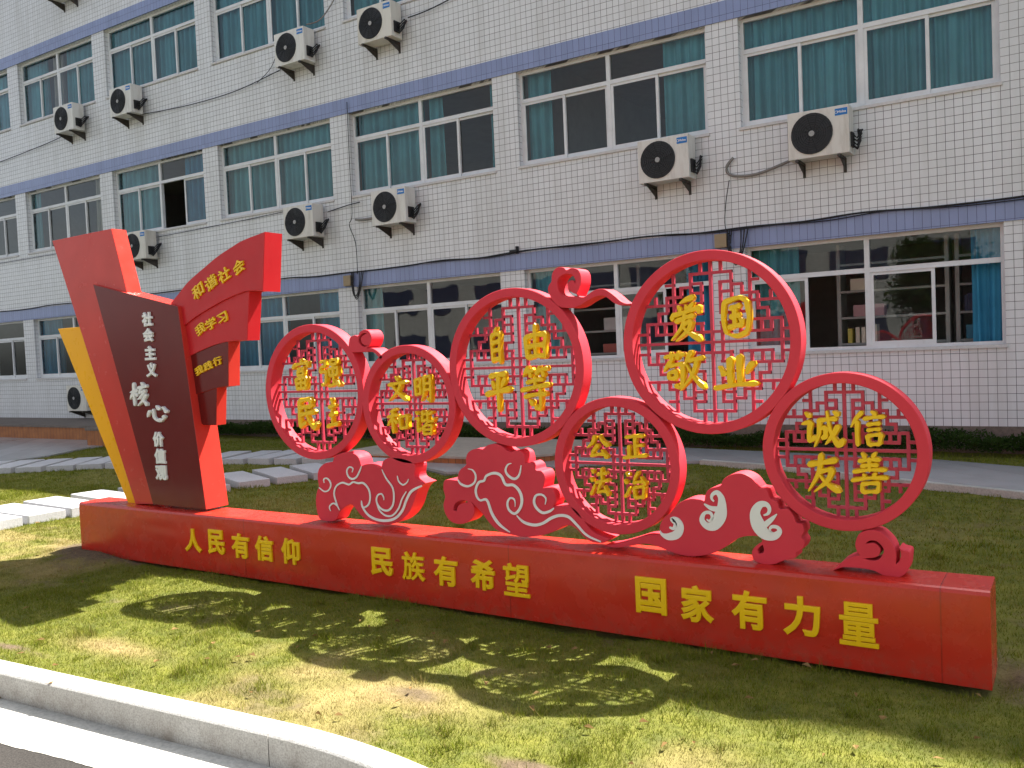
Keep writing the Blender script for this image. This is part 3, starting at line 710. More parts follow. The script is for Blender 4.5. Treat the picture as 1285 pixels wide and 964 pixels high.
def height(x, y):
    e = np.clip((y - np.vectorize(kerb_y, otypes=[float])(x)) / 0.15, 0, 1)
    h = (fbm(x, y, 1.3, 60) - 0.5) * 0.055 + (fbm(x, y, 7, 70) - 0.5) * 0.018
    trench = 0.028 * sstep(4.02, 4.09, y) * (1 - sstep(4.38, 4.46, y)) * (x > SX0 - 0.05) * (x < SX1 + 0.05)
    return h * e - 0.012 - trench + 0.05 * blob(x, y, -6.6, 4.0, 0.6, 0.2)

road = MB()
road.quad((-150, -150, -0.134), (150, -150, -0.134), (150, 150, -0.134), (-150, 150, -0.134))
tag(road.build('road', M['asphalt']), kind='structure')

def lawn():
    xs = np.concatenate([np.arange(-34, -9, 0.3), np.arange(-9, 0.45, 0.045), np.arange(0.45, 12.1, 0.25)])
    NY = 190
    tt = np.linspace(0, 1, NY) ** 1.6
    X, Y = [], []
    for x in xs:
        y0 = kerb_y(x)
        X.append(np.full(NY, x)); Y.append(y0 + (12.2 - y0) * tt)
    X, Y = np.array(X).ravel(), np.array(Y).ravel()
    Z = height(X, Y)
    n = len(xs)
    fs = [(i * NY + j, (i + 1) * NY + j, (i + 1) * NY + j + 1, i * NY + j + 1) for i in range(n - 1) for j in range(NY - 1)]
    me = mesh_from('lawn', np.stack([X, Y, Z], 1), fs, M['lawn'], True)
    ca = me.color_attributes.new('dry', 'FLOAT_COLOR', 'POINT')  # red channel: dry patches with the back lawn's shade worked in
    c = np.stack([dryness_shade(X, Y), np.clip(bareness(X, Y), 0, 1), X * 0, X * 0 + 1], 1).astype(np.float32)
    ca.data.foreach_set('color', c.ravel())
    return tag(link('lawn', me), kind='structure')
lawn()

# kerb: a straight granite stone and a curved one
def kerb(name, line, label):
    KW, top, bot = 0.13, 0.0, -0.15
    vs, fs = [], []
    for (x, y, nx, ny) in line:      # n points to the road
        b = 0.008
        prof = [(0, bot), (0, top - b), (b, top), (KW - b, top), (KW, top - b), (KW, bot)]
        vs += [(x + nx * d, y + ny * d, z) for d, z in prof]
    k = 6
    for i in range(len(line) - 1):
        for j in range(k - 1):
            fs.append((i * k + j, i * k + j + 1, (i + 1) * k + j + 1, (i + 1) * k + j))
    fs.append(tuple(range(k))); fs.append(tuple((len(line) - 1) * k + j for j in range(k - 1, -1, -1)))
    me = mesh_from(name, vs, fs, M['granite'])
    return tag(link(name, me), label, 'kerb')
nx, ny = math.sin(HD), -math.cos(HD)
kerb('kerb_stone', [(JX - 0.003 - s * math.cos(HD), JY - 0.003 * 0 - s * math.sin(HD), nx, ny) for s in (0, 3.6, 12)][::-1],
     'long straight granite kerb stone along the sunlit lawn at lower left')
arc = []
for i in range(0, 41):
    a = math.pi / 2 + HD - R(2.4) * i - 0.001
    arc.append((CX + RAD * math.cos(a), CY + RAD * math.sin(a), -math.cos(a), -math.sin(a)))
kerb('kerb_stone', arc, 'curved granite kerb stone bending away to the right of the joint')
# gutter strip between kerb and asphalt
def gutter():
    vs, fs = [], []
    L = [(JX - s * math.cos(HD), JY - s * math.sin(HD), nx, ny) for s in (12, 8, 5, 3, 2, 1)] + arc
    L2 = []
    for p, q in zip(L, L[1:]):
        m = max(2, int((Vector(p[:2]) - Vector(q[:2])).length / 0.03))
        L2 += [tuple(p[k] + (q[k] - p[k]) * t / m for k in range(4)) for t in range(m)]
    L = L2
    for i, (x, y, a, b) in enumerate(L):
        e = 0.43 + 0.05 * (fbm(np.array([x]), np.array([y]), 5, 8)[0] - 0.5) + 0.006 * random.random()
        for d in (0.12, e):
            vs.append((x + a * d, y + b * d, -0.1318))
    for i in range(len(L) - 1): fs.append((2 * i, 2 * i + 1, 2 * i + 3, 2 * i + 2))
    me = mesh_from('gutter', vs, fs, M['gutter'])
    tag(link('gutter', me), kind='structure')
gutter()

# paving and path near the building
def sheet(name, poly, z, mat, edge=None):
    vs = [(x, y, z) for x, y in poly] + [(x, y, z - 0.12) for x, y in poly]
    n = len(poly)
    fs = [tuple(range(n))] + [(i, n + i, n + (i + 1) % n, (i + 1) % n) for i in range(n)]
    return tag(link(name, mesh_from(name, vs, fs, mat)), kind='structure')
sheet('path', [(9, 4.6), (9, 7.3), (3, 9.3), (-0.46, 10.65), (-1.4, 11.06), (-4.65, 11.55), (-7.6, 11.3), (-7.6, 9.2), (-7.2, 8.95), (-6.53, 8.6), (-5.9, 9.05), (-5.0, 9.85), (-3.89, 10.3), (-3.04, 10.09), (-1.17, 9.24), (-0.39, 8.93), (3, 7.2)], 0.035, M['concrete'])
def edging():
    P = [(9, 4.55), (3, 7.15), (-0.39, 8.88), (-1.17, 9.19), (-3.04, 10.04), (-3.89, 10.25)]
    mb = MB()
    for (a, b), (c, d) in zip(P, P[1:]):
        t = Vector((c - a, d - b)).normalized(); n = Vector((-t.y, t.x)) * 0.09
        vs = [(a, b, 0.05), (c, d, 0.05), (c - n.x, d - n.y, 0.05), (a - n.x, b - n.y, 0.05)]
        vs += [(x, y, -0.05) for x, y, z in vs]
        mb.add(vs, [(0, 1, 2, 3), (0, 4, 5, 1), (1, 5, 6, 2), (2, 6, 7, 3), (3, 7, 4, 0)])
    tag(mb.build('path_edging', M['gutter']), kind='structure')
edging()
sheet('paving', [(-34, 5.6), (-20, 5.8), (-15.2, 6.9), (-14.85, 7.6), (-14.95, 8.4), (-15.5, 9.4), (-15.5, 11.9), (-34, 11.9)], 0.03, M['concrete'])

# low timber-clad platforms
def platform(name, x0, x1, y0, y1, h, label, seat=True):
    t = empty(name, ((x0 + x1) / 2, (y0 + y1) / 2, 0), label, 'platform')
    a = MB(); a.box(x0, x1, y0, y1, 0, h - 0.05); a.build('cladding', M['wood'], t)
    b = MB(); b.box(x0 - 0.02, x1 + 0.02, y0 - 0.025, y1 + 0.02, h - 0.049, h); b.build('top', M['deck_edge'], t, 0.004)
    return t
platform('timber_platform', -31, -16.05, 10.45, 12.02, 0.325, 'long brown timber-clad platform against the wall at far left')
platform('timber_planter', -16.0, -15.0, 9.75, 11.2, 0.36, 'short brown timber box at the end of the wall platform')
dk = empty('garden_deck', (-7.0, 9.8, 0), 'low pale timber deck on the lawn behind the rings', 'deck')
a = MB()
DP = [(-9.0, 9.30), (-6.25, 9.30), (-5.75, 9.85), (-5.75, 11.4), (-9.0, 11.4)]
def prism(poly, z0, z1):
    m = MB(); n = len(poly)
    m.add([(x, y, z0) for x, y in poly] + [(x, y, z1) for x, y in poly],
          [tuple(range(n - 1, -1, -1)), tuple(range(n, 2 * n))] + [(i, (i + 1) % n, n + (i + 1) % n, n + i) for i in range(n)])
    return m
prism(DP, 0.0, 0.10).build('cladding', M['wood'], dk)
cxd, cyd = -7.3, 10.3
prism([(cxd + (x - cxd) * 1.012, cyd + (y - cyd) * 1.02) for x, y in DP], 0.101, 0.13).build('top', M['deck_top'], dk)

# stepping slabs
def slab(cx, cy, head, left, label, group):
    h = R(head)
    ax, ay = math.cos(h), math.sin(h)
    px, py = -ay, ax
    cx, cy = cx * 1.0143, cy * 1.0143
    w, L = 0.375 + random.uniform(-0.012, 0.012), 1.05
    cs = [(cx, cy), (cx + ax * w, cy + ay * w), (cx + ax * w + px * L, cy + ay * w + py * L), (cx + px * L, cy + py * L)]
    m = prism([(x - cx, y - cy) for x, y in cs], -0.02, 0.08 + random.uniform(-0.005, 0.004))
    o = m.build('stone_slab', M['slab'], None, 0.006)
    o.location = (cx, cy, 0)
    return tag(o, label, 'paving slab', group)
ORD = ['first', 'second', 'third', 'fourth', 'fifth', 'sixth', 'seventh', 'eighth', 'ninth', 'tenth', 'eleventh', 'twelfth', 'thirteenth', 'fourteenth', 'fifteenth']
near = [(-8.60, 3.74, 90), (-8.585, 4.155, 89), (-8.567, 4.576, 88), (-8.52, 4.98, 86), (-8.46, 5.42, 83), (-8.39, 5.87, 79), (-8.29, 6.33, 73), (-8.183, 6.807, 67), (-8.025, 7.238, 65), (-7.84, 7.66, 63), (-7.63, 8.07, 62), (-7.42, 8.48, 62)]
for i, (x, y, h) in enumerate(near):
    lb = '%s stone slab of the near stepping path, counted from its sunlit left end' % ORD[i]
    slab(x, y, h, 1, lb, 'stepping slabs of the near path')
far = [(-13.82, 6.34, 36), (-13.44, 6.58, 35), (-13.07, 6.83, 35), (-12.70, 7.085, 35), (-12.35, 7.33, 33), (-12.0, 7.56, 31), (-11.63, 7.80, 29), (-11.26, 8.03, 25), (-10.89, 8.24, 20), (-10.48, 8.42, 15), (-10.07, 8.55, 13), (-9.643, 8.66, 13), (-9.20, 8.77, 13)]
for i, (x, y, h) in enumerate(far):
    slab(x, y, h, 1, '%s shaded stone slab of the far stepping path, counted from its left end' % ORD[i], 'stepping slabs of the far path')

# ------------------------------------------------------------------ school building
FY = 12.08                    # plane of the tiled wall
P0, BAY, WW = -3.817, 3.6, 3.136
ROWS = [(1.308, 2.775), (4.417, 5.913), (7.562, 9.051)]
KS = list(range(-3, 8))
XL, XR = -33.0, 11.0
bld = empty('school_building', (-8, FY, 0), 'long white tiled school building with blue bands and rows of sliding windows', 'building')

def wall():
    mb = MB()
    xs = sorted(set([XL, -15.05, 2.3, XR] + [round(P0 - k * BAY + d, 4) for k in KS for d in (0, WW)]))
    zs = [0.0] + [z for r in ROWS for z in r] + [10.0, 14.0]
    wins = {(round(P0 - k * BAY, 4)): 1 for k in KS}
    for a, b in zip(xs, xs[1:]):
        inwin = any(w - 1e-3 <= a and b <= w + WW + 1e-3 for w in wins)
        for i, (c, d) in enumerate(zip(zs, zs[1:])):
            if inwin and i in (1, 3, 5): continue
            if i == 7 and -15.06 < a < 2.29: continue
            mb.quad((a, FY, c), (b, FY, c), (b, FY, d), (a, FY, d))
    D = FY + 0.24
    for k in KS:
        a = round(P0 - k * BAY, 4); b = a + WW
        for c, d in ROWS:
            mb.quad((a, FY, c), (a, FY, d), (a, D, d), (a, D, c))
            mb.quad((b, FY, d), (b, FY, c), (b, D, c), (b, D, d))
            mb.quad((a, FY, d), (b, FY, d), (b, D, d), (a, D, d))
            mb.quad((b, FY, c), (a, FY, c), (a, D, c), (b, D, c))
    me = mesh_from('wall', mb.v, mb.f, M['tile'])
    bm = bmesh.new(); bm.from_mesh(me); bmesh.ops.remove_doubles(bm, verts=bm.verts, dist=1e-4); bm.to_mesh(me); bm.free()
    link('wall', me, bld)
wall()
# roof, far walls: three storeys between two taller ends
rf = MB()
B2 = 22.0
for x0, x1, z in ((XL, -15.05, 14.0), (-15.05, 2.3, 10.0), (2.3, XR, 14.0)):
    rf.quad((x0, FY, z), (x1, FY, z), (x1, B2, z), (x0, B2, z))
    rf.quad((x1, B2, 0), (x0, B2, 0), (x0, B2, z), (x1, B2, z))
rf.quad((XL, B2, 0), (XL, FY, 0), (XL, FY, 14), (XL, B2, 14))
rf.quad((XR, FY, 0), (XR, B2, 0), (XR, B2, 14), (XR, FY, 14))
rf.quad((-15.05, FY, 10), (-15.05, B2, 10), (-15.05, B2, 14), (-15.05, FY, 14))
rf.quad((2.3, B2, 10), (2.3, FY, 10), (2.3, FY, 14), (2.3, B2, 14))
rf.build('roof', M['roofing'], bld)
# rooms behind the windows
rm = MB()
for z in (0.3, 3.35, 6.5, 9.7):
    rm.box(XL + .1, XR - .1, FY + 0.245, 18.9, z - 0.12, z)
rm.quad((XL + .1, 19, 0), (XR - .1, 19, 0), (XR - .1, 19, 9.9), (XL + .1, 19, 9.9))
for x in (-29.5, -21.92, -14.72, -7.52, -0.32, 7):
    for z0, z1 in ((0.3, 3.23), (3.35, 6.38), (6.5, 9.58)):
        rm.box(x - 0.08, x + 0.08, FY + 0.25, 18.9, z0, z1)
rm.build('rooms', M['plaster'], bld)

pl_ = MB(); pl_.box(XL, XR, FY - 0.03, FY + 0.02, -0.2, 0.32); pl_.build('plinth', M['plinth'], bld)
for c, d in ROWS:
    b = MB(); b.box(XL, XR, FY - 0.022, FY + 0.01, d, d + 0.272); b.build('blue_band', M['band'], bld)
def pleats(x0, x1, z0, z1, y, mat, parent, amp=0.05, per=0.19, name='curtain'):
    n = max(int((x1 - x0) / 0.014), 6)
    vs, fs = [], []
    ph = random.uniform(0, 6)
    for i in range(n + 1):
        x = x0 + (x1 - x0) * i / n
        w = math.sin(2 * math.pi * x / per + ph + 1.1 * math.sin(x * 3.1 + ph)) + 0.35 * math.sin(2 * math.pi * x / (per * 0.43) + ph)
        for j, z in enumerate((z0, (z0 + z1) / 2, z1)):
            a = amp * (1.25, 1.0, 0.7)[j]
            vs.append((x + 0.012 * math.sin(x * 17 + j), y + a * w, z))
    for i in range(n):
        for j in range(2):
            fs.append((3 * i + j, 3 * i + 3 + j, 3 * i + 4 + j, 3 * i + 1 + j))
    return link(name, mesh_from(name, vs, fs, mat, True), parent)

FULL = [(0, 1, 'teal')]
CUR = {  # (row, k): stretches of the window's width covered by curtain
 (1, 0): FULL, (1, 1): [(0.0, 0.17, 'teal'), (0.76, 1, 'teal')], (1, 2): [(0, 0.5, 'teal'), (0.52, 0.62, 'teal'), (0.93, 1, 'teal')],
 (1, 3): FULL, (1, 4): [(0, 0.46, 'teal'), (0.72, 1, 'blue_c')], (1, 5): [(0.0, 0.1, 'teal'), (0.8, 1, 'pale_c')], (1, 6): [(0, 0.12, 'teal')],
 (2, 0): FULL, (2, 1): [(0, 0.6, 'teal')], (2, 2): FULL, (2, 3): FULL, (2, 4): FULL, (2, 5): [(0, 0.3, 'teal'), (0.55, 1, 'teal'), (0.35, 0.5, 'pale_c')], (2, 6): [(0.3, 1, 'teal')],
 (0, 0): [(0.87, 1, 'blue_c'), (0, 0.22, 'teal')], (0, 1): [(0, 0.17, 'teal'), (0.83, 0.97, 'blue_c')], (0, 2): [(0, 0.14, 'teal')], (0, 3): [(0, 0.5, 'blue_c'), (0.75, 1, 'blue_c')],
 (0, 4): FULL, (0, 5): [(0, 0.28, 'blue_c'), (0.9, 1, 'teal')], (0, 6): [(0, 0.1, 'teal')]}
OPEN = {(0, 0): (1, 0, 1, 0), (1, 4): (1, 1, 0, 1), (0, 1): (1, 0, 1, 0)}   # 0: the sash has been slid away
def window(r, k):
    x0 = P0 - k * BAY; x1 = x0 + WW
    z0, z1 = ROWS[r]
    zt = z0 + (z1 - z0) * 0.70
    xm = (x0 + x1) / 2
    y0, y1 = FY + 0.105, FY + 0.165
    f = MB()
    e = 0.045
    f.box(x0, x1, y0, y1, z0, z0 + e); f.box(x0, x1, y0, y1, z1 - e, z1)
    for a in (x0, x1 - e): f.box(a, a + e, y0, y1, z0 + e, z1 - e)
    f.box(xm - 0.032, xm + 0.032, y0 - 0.006, y1, z0 + e, z1 - e)
    for a, b in ((x0 + e, xm - 0.032), (xm + 0.032, x1 - e)):
        f.box(a, b, y0 - 0.004, y1, zt - 0.03, zt + 0.03)
        f.box(a, b, y0 - 0.012, y0 - 0.004, zt - 0.034, zt - 0.022)
    frame = f.build('window', M['alu'], bld)
    g = MB()
    op = OPEN.get((r, k), (1, 1, 1, 1))
    for h, (a, b) in enumerate(((x0 + e, xm - 0.032), (xm + 0.032, x1 - e))):
        t = random.uniform(-0.004, 0.004)
        g.quad((a, y0 + 0.03, zt + 0.03), (b, y0 + 0.03 + t, zt + 0.03), (b, y0 + 0.03 + t, z1 - e), (a, y0 + 0.03, z1 - e))
        m = (a + b) / 2
        for q, (c, d) in enumerate(((a, m + 0.02), (m - 0.02, b))):
            if not op[2 * h + q]: continue
            yy = y0 + (0.012 if (q == (0 if h else 0)) else 0.036)
            w = 0.042; s = MB()
            za, zb = z0 + e, zt - 0.03
            s.box(c, c + w, yy - 0.01, yy + 0.012, za, zb); s.box(d - w, d, yy - 0.01, yy + 0.012, za, zb)
            s.box(c + w, d - w, yy - 0.01, yy + 0.012, za, za + w + 0.012); s.box(c + w, d - w, yy - 0.01, yy + 0.012, zb - w, zb)
            s.build('sash', M['alu'], frame)
            t = random.uniform(-0.006, 0.006); t2 = random.uniform(-0.004, 0.004)
            g.quad((c + w, yy + 0.002, za + w), (d - w, yy + 0.002 + t, za + w), (d - w, yy + 0.002 + t + t2, zb - w), (c + w, yy + 0.002 + t2, zb - w))
    g.build('pane', M['glass'], frame)
    sl = MB(); sl.box(x0 - 0.02, x1 + 0.02, FY - 0.028, FY + 0.10, z0 - 0.035, z0 + 0.004)
    sl.build('sill', M['sill'], frame)
    for a, b, mt in CUR.get((r, k), FULL if (k + r) % 2 else []):
        pleats(x0 + a * WW + 0.02, x0 + b * WW - 0.02, z0 - 0.1, z1 + 0.02, FY + 0.26 + random.uniform(-.03, .03), M[mt], frame)
for r in range(3):
    for k in KS[1:]: window(r, k)

# ------------------------------------------------------------------ air conditioners
def make_ac():
    root = empty('air_conditioner', (0, 0, 0), 'x', 'air conditioner', 'air conditioner units on the tiled wall')
    b = MB(); b.box(-0.38, 0.38, -0.36, -0.08, 0, 0.6); b.build('casing', M['ac'], root, 0.012)
    g = MB(); g.disc(-0.075, -0.3605, 0.30, 0.258, 0.006)
    for i in range(1, 9): g.torus(-0.075, -0.372, 0.30, 0.03 + i * 0.0285, 0.0035, 32)
    for i in range(12):
        a = i * math.pi / 6
        g.tube([(-0.075 + 0.05 * math.cos(a), -0.371, 0.30 + 0.05 * math.sin(a)), (-0.075 + 0.25 * math.cos(a + .25), -0.371, 0.30 + 0.25 * math.sin(a + .25))], 0.003, 4)
    fg = g.build('fan_grille', M['grille'], root)
    h = MB(); h.disc(-0.075, -0.374, 0.30, 0.036, 0.008, 20); h.build('hub', M['hub'], fg)
    l = MB(); l.box(0.215, 0.365, -0.364, -0.3605, 0.475, 0.56)
    lg = l.build('badge', M['logo'], root)
    letter('Midea', 0.30, 0.517, 0.10, 0.030, -0.3645, 0.002, 0.015, M['white'], lg, name='lettering')
    d = MB(); d.torus(0.232, -0.3655, 0.517, 0.016, 0.003, 14); d.build('emblem', M['white'], lg)
    for x in (-0.27, 0.25):
        k = MB()
        k.box(x - 0.018, x + 0.018, -0.38, 0.0, -0.034, -0.002)
        k.box(x - 0.018, x + 0.018, -0.012, 0.0, -0.19, -0.036)
        k.add([(x, -0.34, -0.035), (x, -0.013, -0.035), (x, -0.013, -0.17), (x + .004, -0.34, -0.035), (x + .004, -0.013, -0.035), (x + .004, -0.013, -0.17)],
              [(0, 1, 2), (5, 4, 3), (0, 3, 4, 1), (1, 4, 5, 2), (2, 5, 3, 0)])
        k.build('bracket', M['steel'], root)
    p = MB()
    p.box(0.3802, 0.405, -0.30, -0.16, 0.08, 0.26)
    rr = random.Random(3)
    for i in range(4):
        z = 0.10 + 0.045 * i
        p.tube([(0.40, -0.25 + 0.02 * i, z), (0.45, -0.24, z - 0.05), (0.47 + .01 * i, -0.15, z + 0.06), (0.44, -0.06, z + 0.17 - .03 * i), (0.42, 0.01, 0.34)], 0.011 if i else 0.016, 6)
    p.build('pipes', M['black'], root)
    return root
def copy_tree(o, parent=None):
    c = o.copy(); col.objects.link(c)
    if parent is not None: c.parent = parent
    for ch in list(o.children): copy_tree(ch, c)
    return c
proto = make_ac()
ACS = [(-3.09, 3.80, 'air conditioner under the right end of the rightmost second-floor window'),
       (-5.21, 3.79, 'air conditioner under the second-floor window above the largest ring'),
       (-10.26, 3.755, 'air conditioner under the second-floor window right of the flag tip'),
       (-12.44, 3.745, 'air conditioner on the wall just above the red flag tip'),
       (-17.40, 3.80, 'air conditioner half hidden by the top of the red pillar'),
       (-10.38, 6.90, 'air conditioner highest in view, under the third-floor window near the top edge'),
       (-12.44, 6.94, 'air conditioner with a pipe rising from its top, under a third-floor window'),
       (-17.60, 6.93, 'air conditioner under a third-floor window, right one of the left pair'),
       (-19.77, 6.94, 'air conditioner under a third-floor window, leftmost of the upper units'),
       (-19.75, 9.98, 'air conditioner at the top left edge, only its bracket showing'),
       (-19.95, 0.52, 'air conditioner low on the wall behind the yellow blade')]
for i, (x, z, lb) in enumerate(ACS):
    o = proto if i == 0 else copy_tree(proto)
    o.location = (x + 0.38, FY, z)
    o['label'] = 'white ' + lb

# ------------------------------------------------------------------ cables, boxes, camera on the wall
def cable(pts, r, label, mat='black', name='cable', n=5):
    m = MB(); m.tube([tuple(p) for p in catmull(pts, n, False)], r, 6)
    return tag(m.build(name, M[mat]), label, 'cable')
yb = FY - 0.05
pts = []
x = 6.0
while x > -31:
    pts.append((x, yb + random.uniform(-.006, .006), 3.045 + random.uniform(-0.012, 0.03))); x -= 0.75
cable(pts, 0.013, 'thick black cable sagging along the top of the lowest blue band')
pts = [(p[0] + 0.3, yb - 0.02, p[2] + random.uniform(-0.03, 0.01)) for p in pts[6:22]]
cable(pts, 0.008, 'thin black cable running beside the thick one on the lowest band')
cable([(-17.4, yb, 6.98), (-15.5, yb, 6.86), (-14.0, yb, 6.86), (-12.9, yb, 6.98), (-12.45, yb, 7.05)], 0.009, 'thin cable between two third-floor air conditioners')
cable([(-13.3, yb, 6.9), (-12.9, yb, 7.1), (-12.6, yb, 7.45), (-12.35, yb, 7.5)], 0.006, 'thin loose wire curving up to the air conditioner with the rising pipe')
cable([(-11.6, yb - .3, 7.54), (-11.45, yb - .1, 7.65), (-11.2, yb, 7.95), (-11.05, yb, 8.2)], 0.012, 'pale pipe rising from an air conditioner across a third-floor window', 'pipe')
cable([(-31, yb, 6.75), (-24, yb, 6.78), (-21, yb, 6.9), (-19.8, yb, 7.0)], 0.009, 'thin cable left of the upper left air conditioner')
cable([(-9.5, yb, 7.25), (-9.0, yb, 7.28), (-8.0, yb, 7.42), (-6.5, yb, 7.5), (-5.3, yb, 7.56), (-4, yb, 7.62)], 0.010, 'thin black cable right of the highest air conditioner')
cable([(-30, yb, 4.28), (-20, yb, 4.28), (-17, yb, 4.27), (-14, yb, 4.31), (-12.2, yb, 4.36)], 0.007, 'thin cable just below the second-floor sills at left')
cable([(-11.6, yb, 4.20), (-11.1, yb, 4.26), (-10.8, yb, 4.28)], 0.009, 'short cable between the two middle second-floor air conditioners')
cable([(-10.92, yb, 3.98), (-10.7, yb, 3.96), (-10.3, yb, 3.97)], 0.022, 'short grey pipe stub left of the middle air conditioner', 'pipe')
cable([(-3.92, yb, 4.02), (-4.02, yb, 3.9), (-3.95, yb, 3.78), (-3.6, yb, 3.75), (-3.1, yb - .05, 3.86)], 0.020, 'grey hose looping to the rightmost air conditioner', 'pipe')
cable([(-3.99, yb, 3.72), (-4.05, yb, 3.4), (-4.07, yb, 3.1), (-4.0, yb, 2.95)], 0.006, 'thin wire dropping from the grey hose to the lowest band')
cable([(-10.99, yb, 6.1), (-11.0, yb, 5), (-11.0, yb, 4.1), (-11.08, yb, 3.9), (-10.95, yb, 3.55), (-10.94, yb, 3.0)], 0.007, 'thin wire hanging down the pillar between two second-floor windows')
for (x, lb) in ((-11.17, 'tan'), (-4.13, 'pale')):
    t = empty('junction_box', (x, FY, 2.75), lb + (' junction box with looped cables left of the first ring' if lb == 'tan' else ' junction box on the pillar above the largest ring'), 'box')
    b = MB(); b.box(x - 0.085, x + 0.085, FY - 0.10, FY - 0.024, 2.80, 2.99); b.build('casing', M['tan'], t, 0.006)
    c = MB()
    for i in range(3):
        c.tube(catmull([(x + 0.10 + 0.03 * i, yb - .02, 3.03), (x + 0.10 + .02 * i, yb - .03, 2.8), (x + 0.16 + .02 * i, yb - .03, 2.60 - .03 * i), (x + 0.27 + .02 * i, yb - .03, 2.72), (x + 0.29 + .05 * i, yb - .02, 3.04)], 5, False), 0.009)
    c.build('cable_loop', M['black'], t)
cm = empty('wall_camera', (-7.5, FY, 3.03), 'small black camera standing on the lowest blue band', 'camera')
b = MB(); b.box(-7.53, -7.50, FY - .06, FY, 3.04, 3.16); b.build('stem', M['black'], cm)
b = MB(); b.box(-7.62, -7.49, FY - .10, FY - .061, 3.06, 3.10); b.build('body', M['black'], cm, 0.006)

# ------------------------------------------------------------------ things seen through the open ground-floor windows
def shelf(x0, x1, label):
    t = empty('bookshelf', ((x0 + x1) / 2, 12.9, 0.3), label, 'bookshelf')
    for x in (x0, x1 - 0.05):
        u = MB(); u.box(x, x + 0.05, 12.72, 13.1, 0.3, 2.75); u.build('upright', M['shelf'], t)
    for z in (0.9, 1.36, 1.72, 2.08, 2.45):
        s = MB(); s.box(x0 + 0.05, x1 - 0.05, 12.73, 13.09, z, z + 0.03); s.build('shelf_board', M['shelf'], t)
    return t
shelf(-2.75, -1.35, 'grey bookshelf behind the open right ground-floor window, left one')
shelf(-1.28, 0.2, 'grey bookshelf beside the blue curtain, holding a row of books')
shelf(-7.1, -5.7, 'grey bookshelf behind the window between the second and third large rings')
def book(x, z, w, h, mat, name, label, group=None, y=12.76, d=0.2, cat='book'):
    m = MB(); m.box(-w / 2, w / 2, 0, d, 0, h)
    o = m.build(name, M[mat], None, min(w, h) * 0.06); o.location = (x, y, z)
    return tag(o, label, cat, group)
x = -1.18
for i in range(6):
    w = random.uniform(0.026, 0.04)
    book(x + w / 2, 1.751, w, random.uniform(0.2, 0.24), 'navy', 'book', 'dark navy book in the row on the shelf beside the blue curtain', 'navy books'); x += w + 0.003
for i in range(11):
    w = random.uniform(0.026, 0.034)
    book(x + w / 2, 1.751, w, random.uniform(0.23, 0.25), 'book_red', 'book', 'dull red book in the row on the shelf beside the blue curtain', 'dull red books'); x += w + 0.003
book(-1.05, 1.391, 0.24, 0.18, 'bluebox', 'file_box', 'blue file box on the lower shelf beside the blue curtain', None, cat='box')
book(-0.83, 1.391, 0.14, 0.2, 'greybox', 'file_box', 'light grey file box right of the blue one', None, cat='box')
book(-2.43, 2.111, 0.30, 0.16, 'cream', 'paper_stack', 'cream stack of paper on the top shelf behind the open window', None, cat='paper')
book(-2.35, 1.751, 0.40, 0.16, 'pink', 'paper_stack', 'pink stack of folders on the middle shelf behind the open window', None, cat='paper')
book(-2.60, 1.391, 0.06, 0.2, 'book_yellow', 'book', 'yellow book standing on the lower shelf behind the open window')
for i in range(4): book(-2.50 + i * 0.075, 1.391, 0.05, random.uniform(0.2, .25), 'cream', 'book', 'cream book standing beside the yellow one', 'cream books')
book(-6.15, 1.751, 0.45, 0.2, 'greybox', 'file_box', 'pale box on the shelf between the two large rings', None, cat='box')
book(-6.2, 1.391, 0.4, 0.14, 'book_red', 'file_box', 'dull red box on the shelf below the pale box', None, cat='box')

# ------------------------------------------------------------------ the sign
sign = empty('slogan_sign', (-3.6, 4.23, 0), 'long red sign with slanted tower, six lattice rings and cloud ornaments on the lawn', 'sign')
def plinth_box():
    xs = np.linspace(SX0, SX1, 60)
    vs, fs = [], []
    prof = [(SY0, -0.008), (SY0, SH - 0.02), (SY0 + 0.006, SH - 0.005), (SY0 + 0.02, SH), (SY1 - 0.02, SH), (SY1, SH - 0.02), (SY1, -0.008)]
    for x in xs: vs += [(x, y, z) for y, z in prof]
    k = len(prof)
    for i in range(len(xs) - 1):
        for j in range(k - 1): fs.append((i * k + j, (i + 1) * k + j, (i + 1) * k + j + 1, i * k + j + 1))
    fs.append(tuple(range(k))); fs.append(tuple((len(xs) - 1) * k + j for j in range(k - 1, -1, -1)))
    return link('base_box', mesh_from('base_box', vs, fs, M['base_red']), sign)
base = plinth_box()
for ch, X, Z, w, h, rot in D['bt']:
    letter(ch, X, Z, w, h, SY0, 0.014, 0.018 if ch in '量望族' else 0.034, M['gold'], base)

# tower
yel = extrude('yellow_blade', [D['yellow']], 4.235, 4.36, M['yellow'], sign)
extrude('red_pillar', [D['pillar']], 4.2, 4.33, M['red'], sign, 0.003)
pan = extrude('maroon_panel', [D['panel']], 4.17, 4.375, [M['brown'], M['red']], sign, 0.003, True)
for i, (ch, X, Z, w, h, rot) in enumerate(D['tt']):
    if ch in '核心': brush(ch, X, Z, w * (1.3 if ch == '心' else 1.1), h * (1.3 if ch == '心' else 1.05), 4.17, 0.02, M['white'], pan, 1.3)
    else: letter(ch, X, Z, w, h, 4.17, 0.018, 0.05, M['white'], pan)
f1 = extrude('flag_banner', [smooth_outline(D['flag1'], 4, 35)], 4.2, 4.36, M['flag_red'], sign, 0.003)
f2 = extrude('flag_banner', [smooth_outline(D['flag2'], 4, 35)], 4.215, 4.33, M['flag_red'], sign, 0.003)
f3 = extrude('flag_banner', [smooth_outline(D['flag3'], 4, 35)], 4.225, 4.33, [M['brown'], M['red']], sign, 0.003, True)
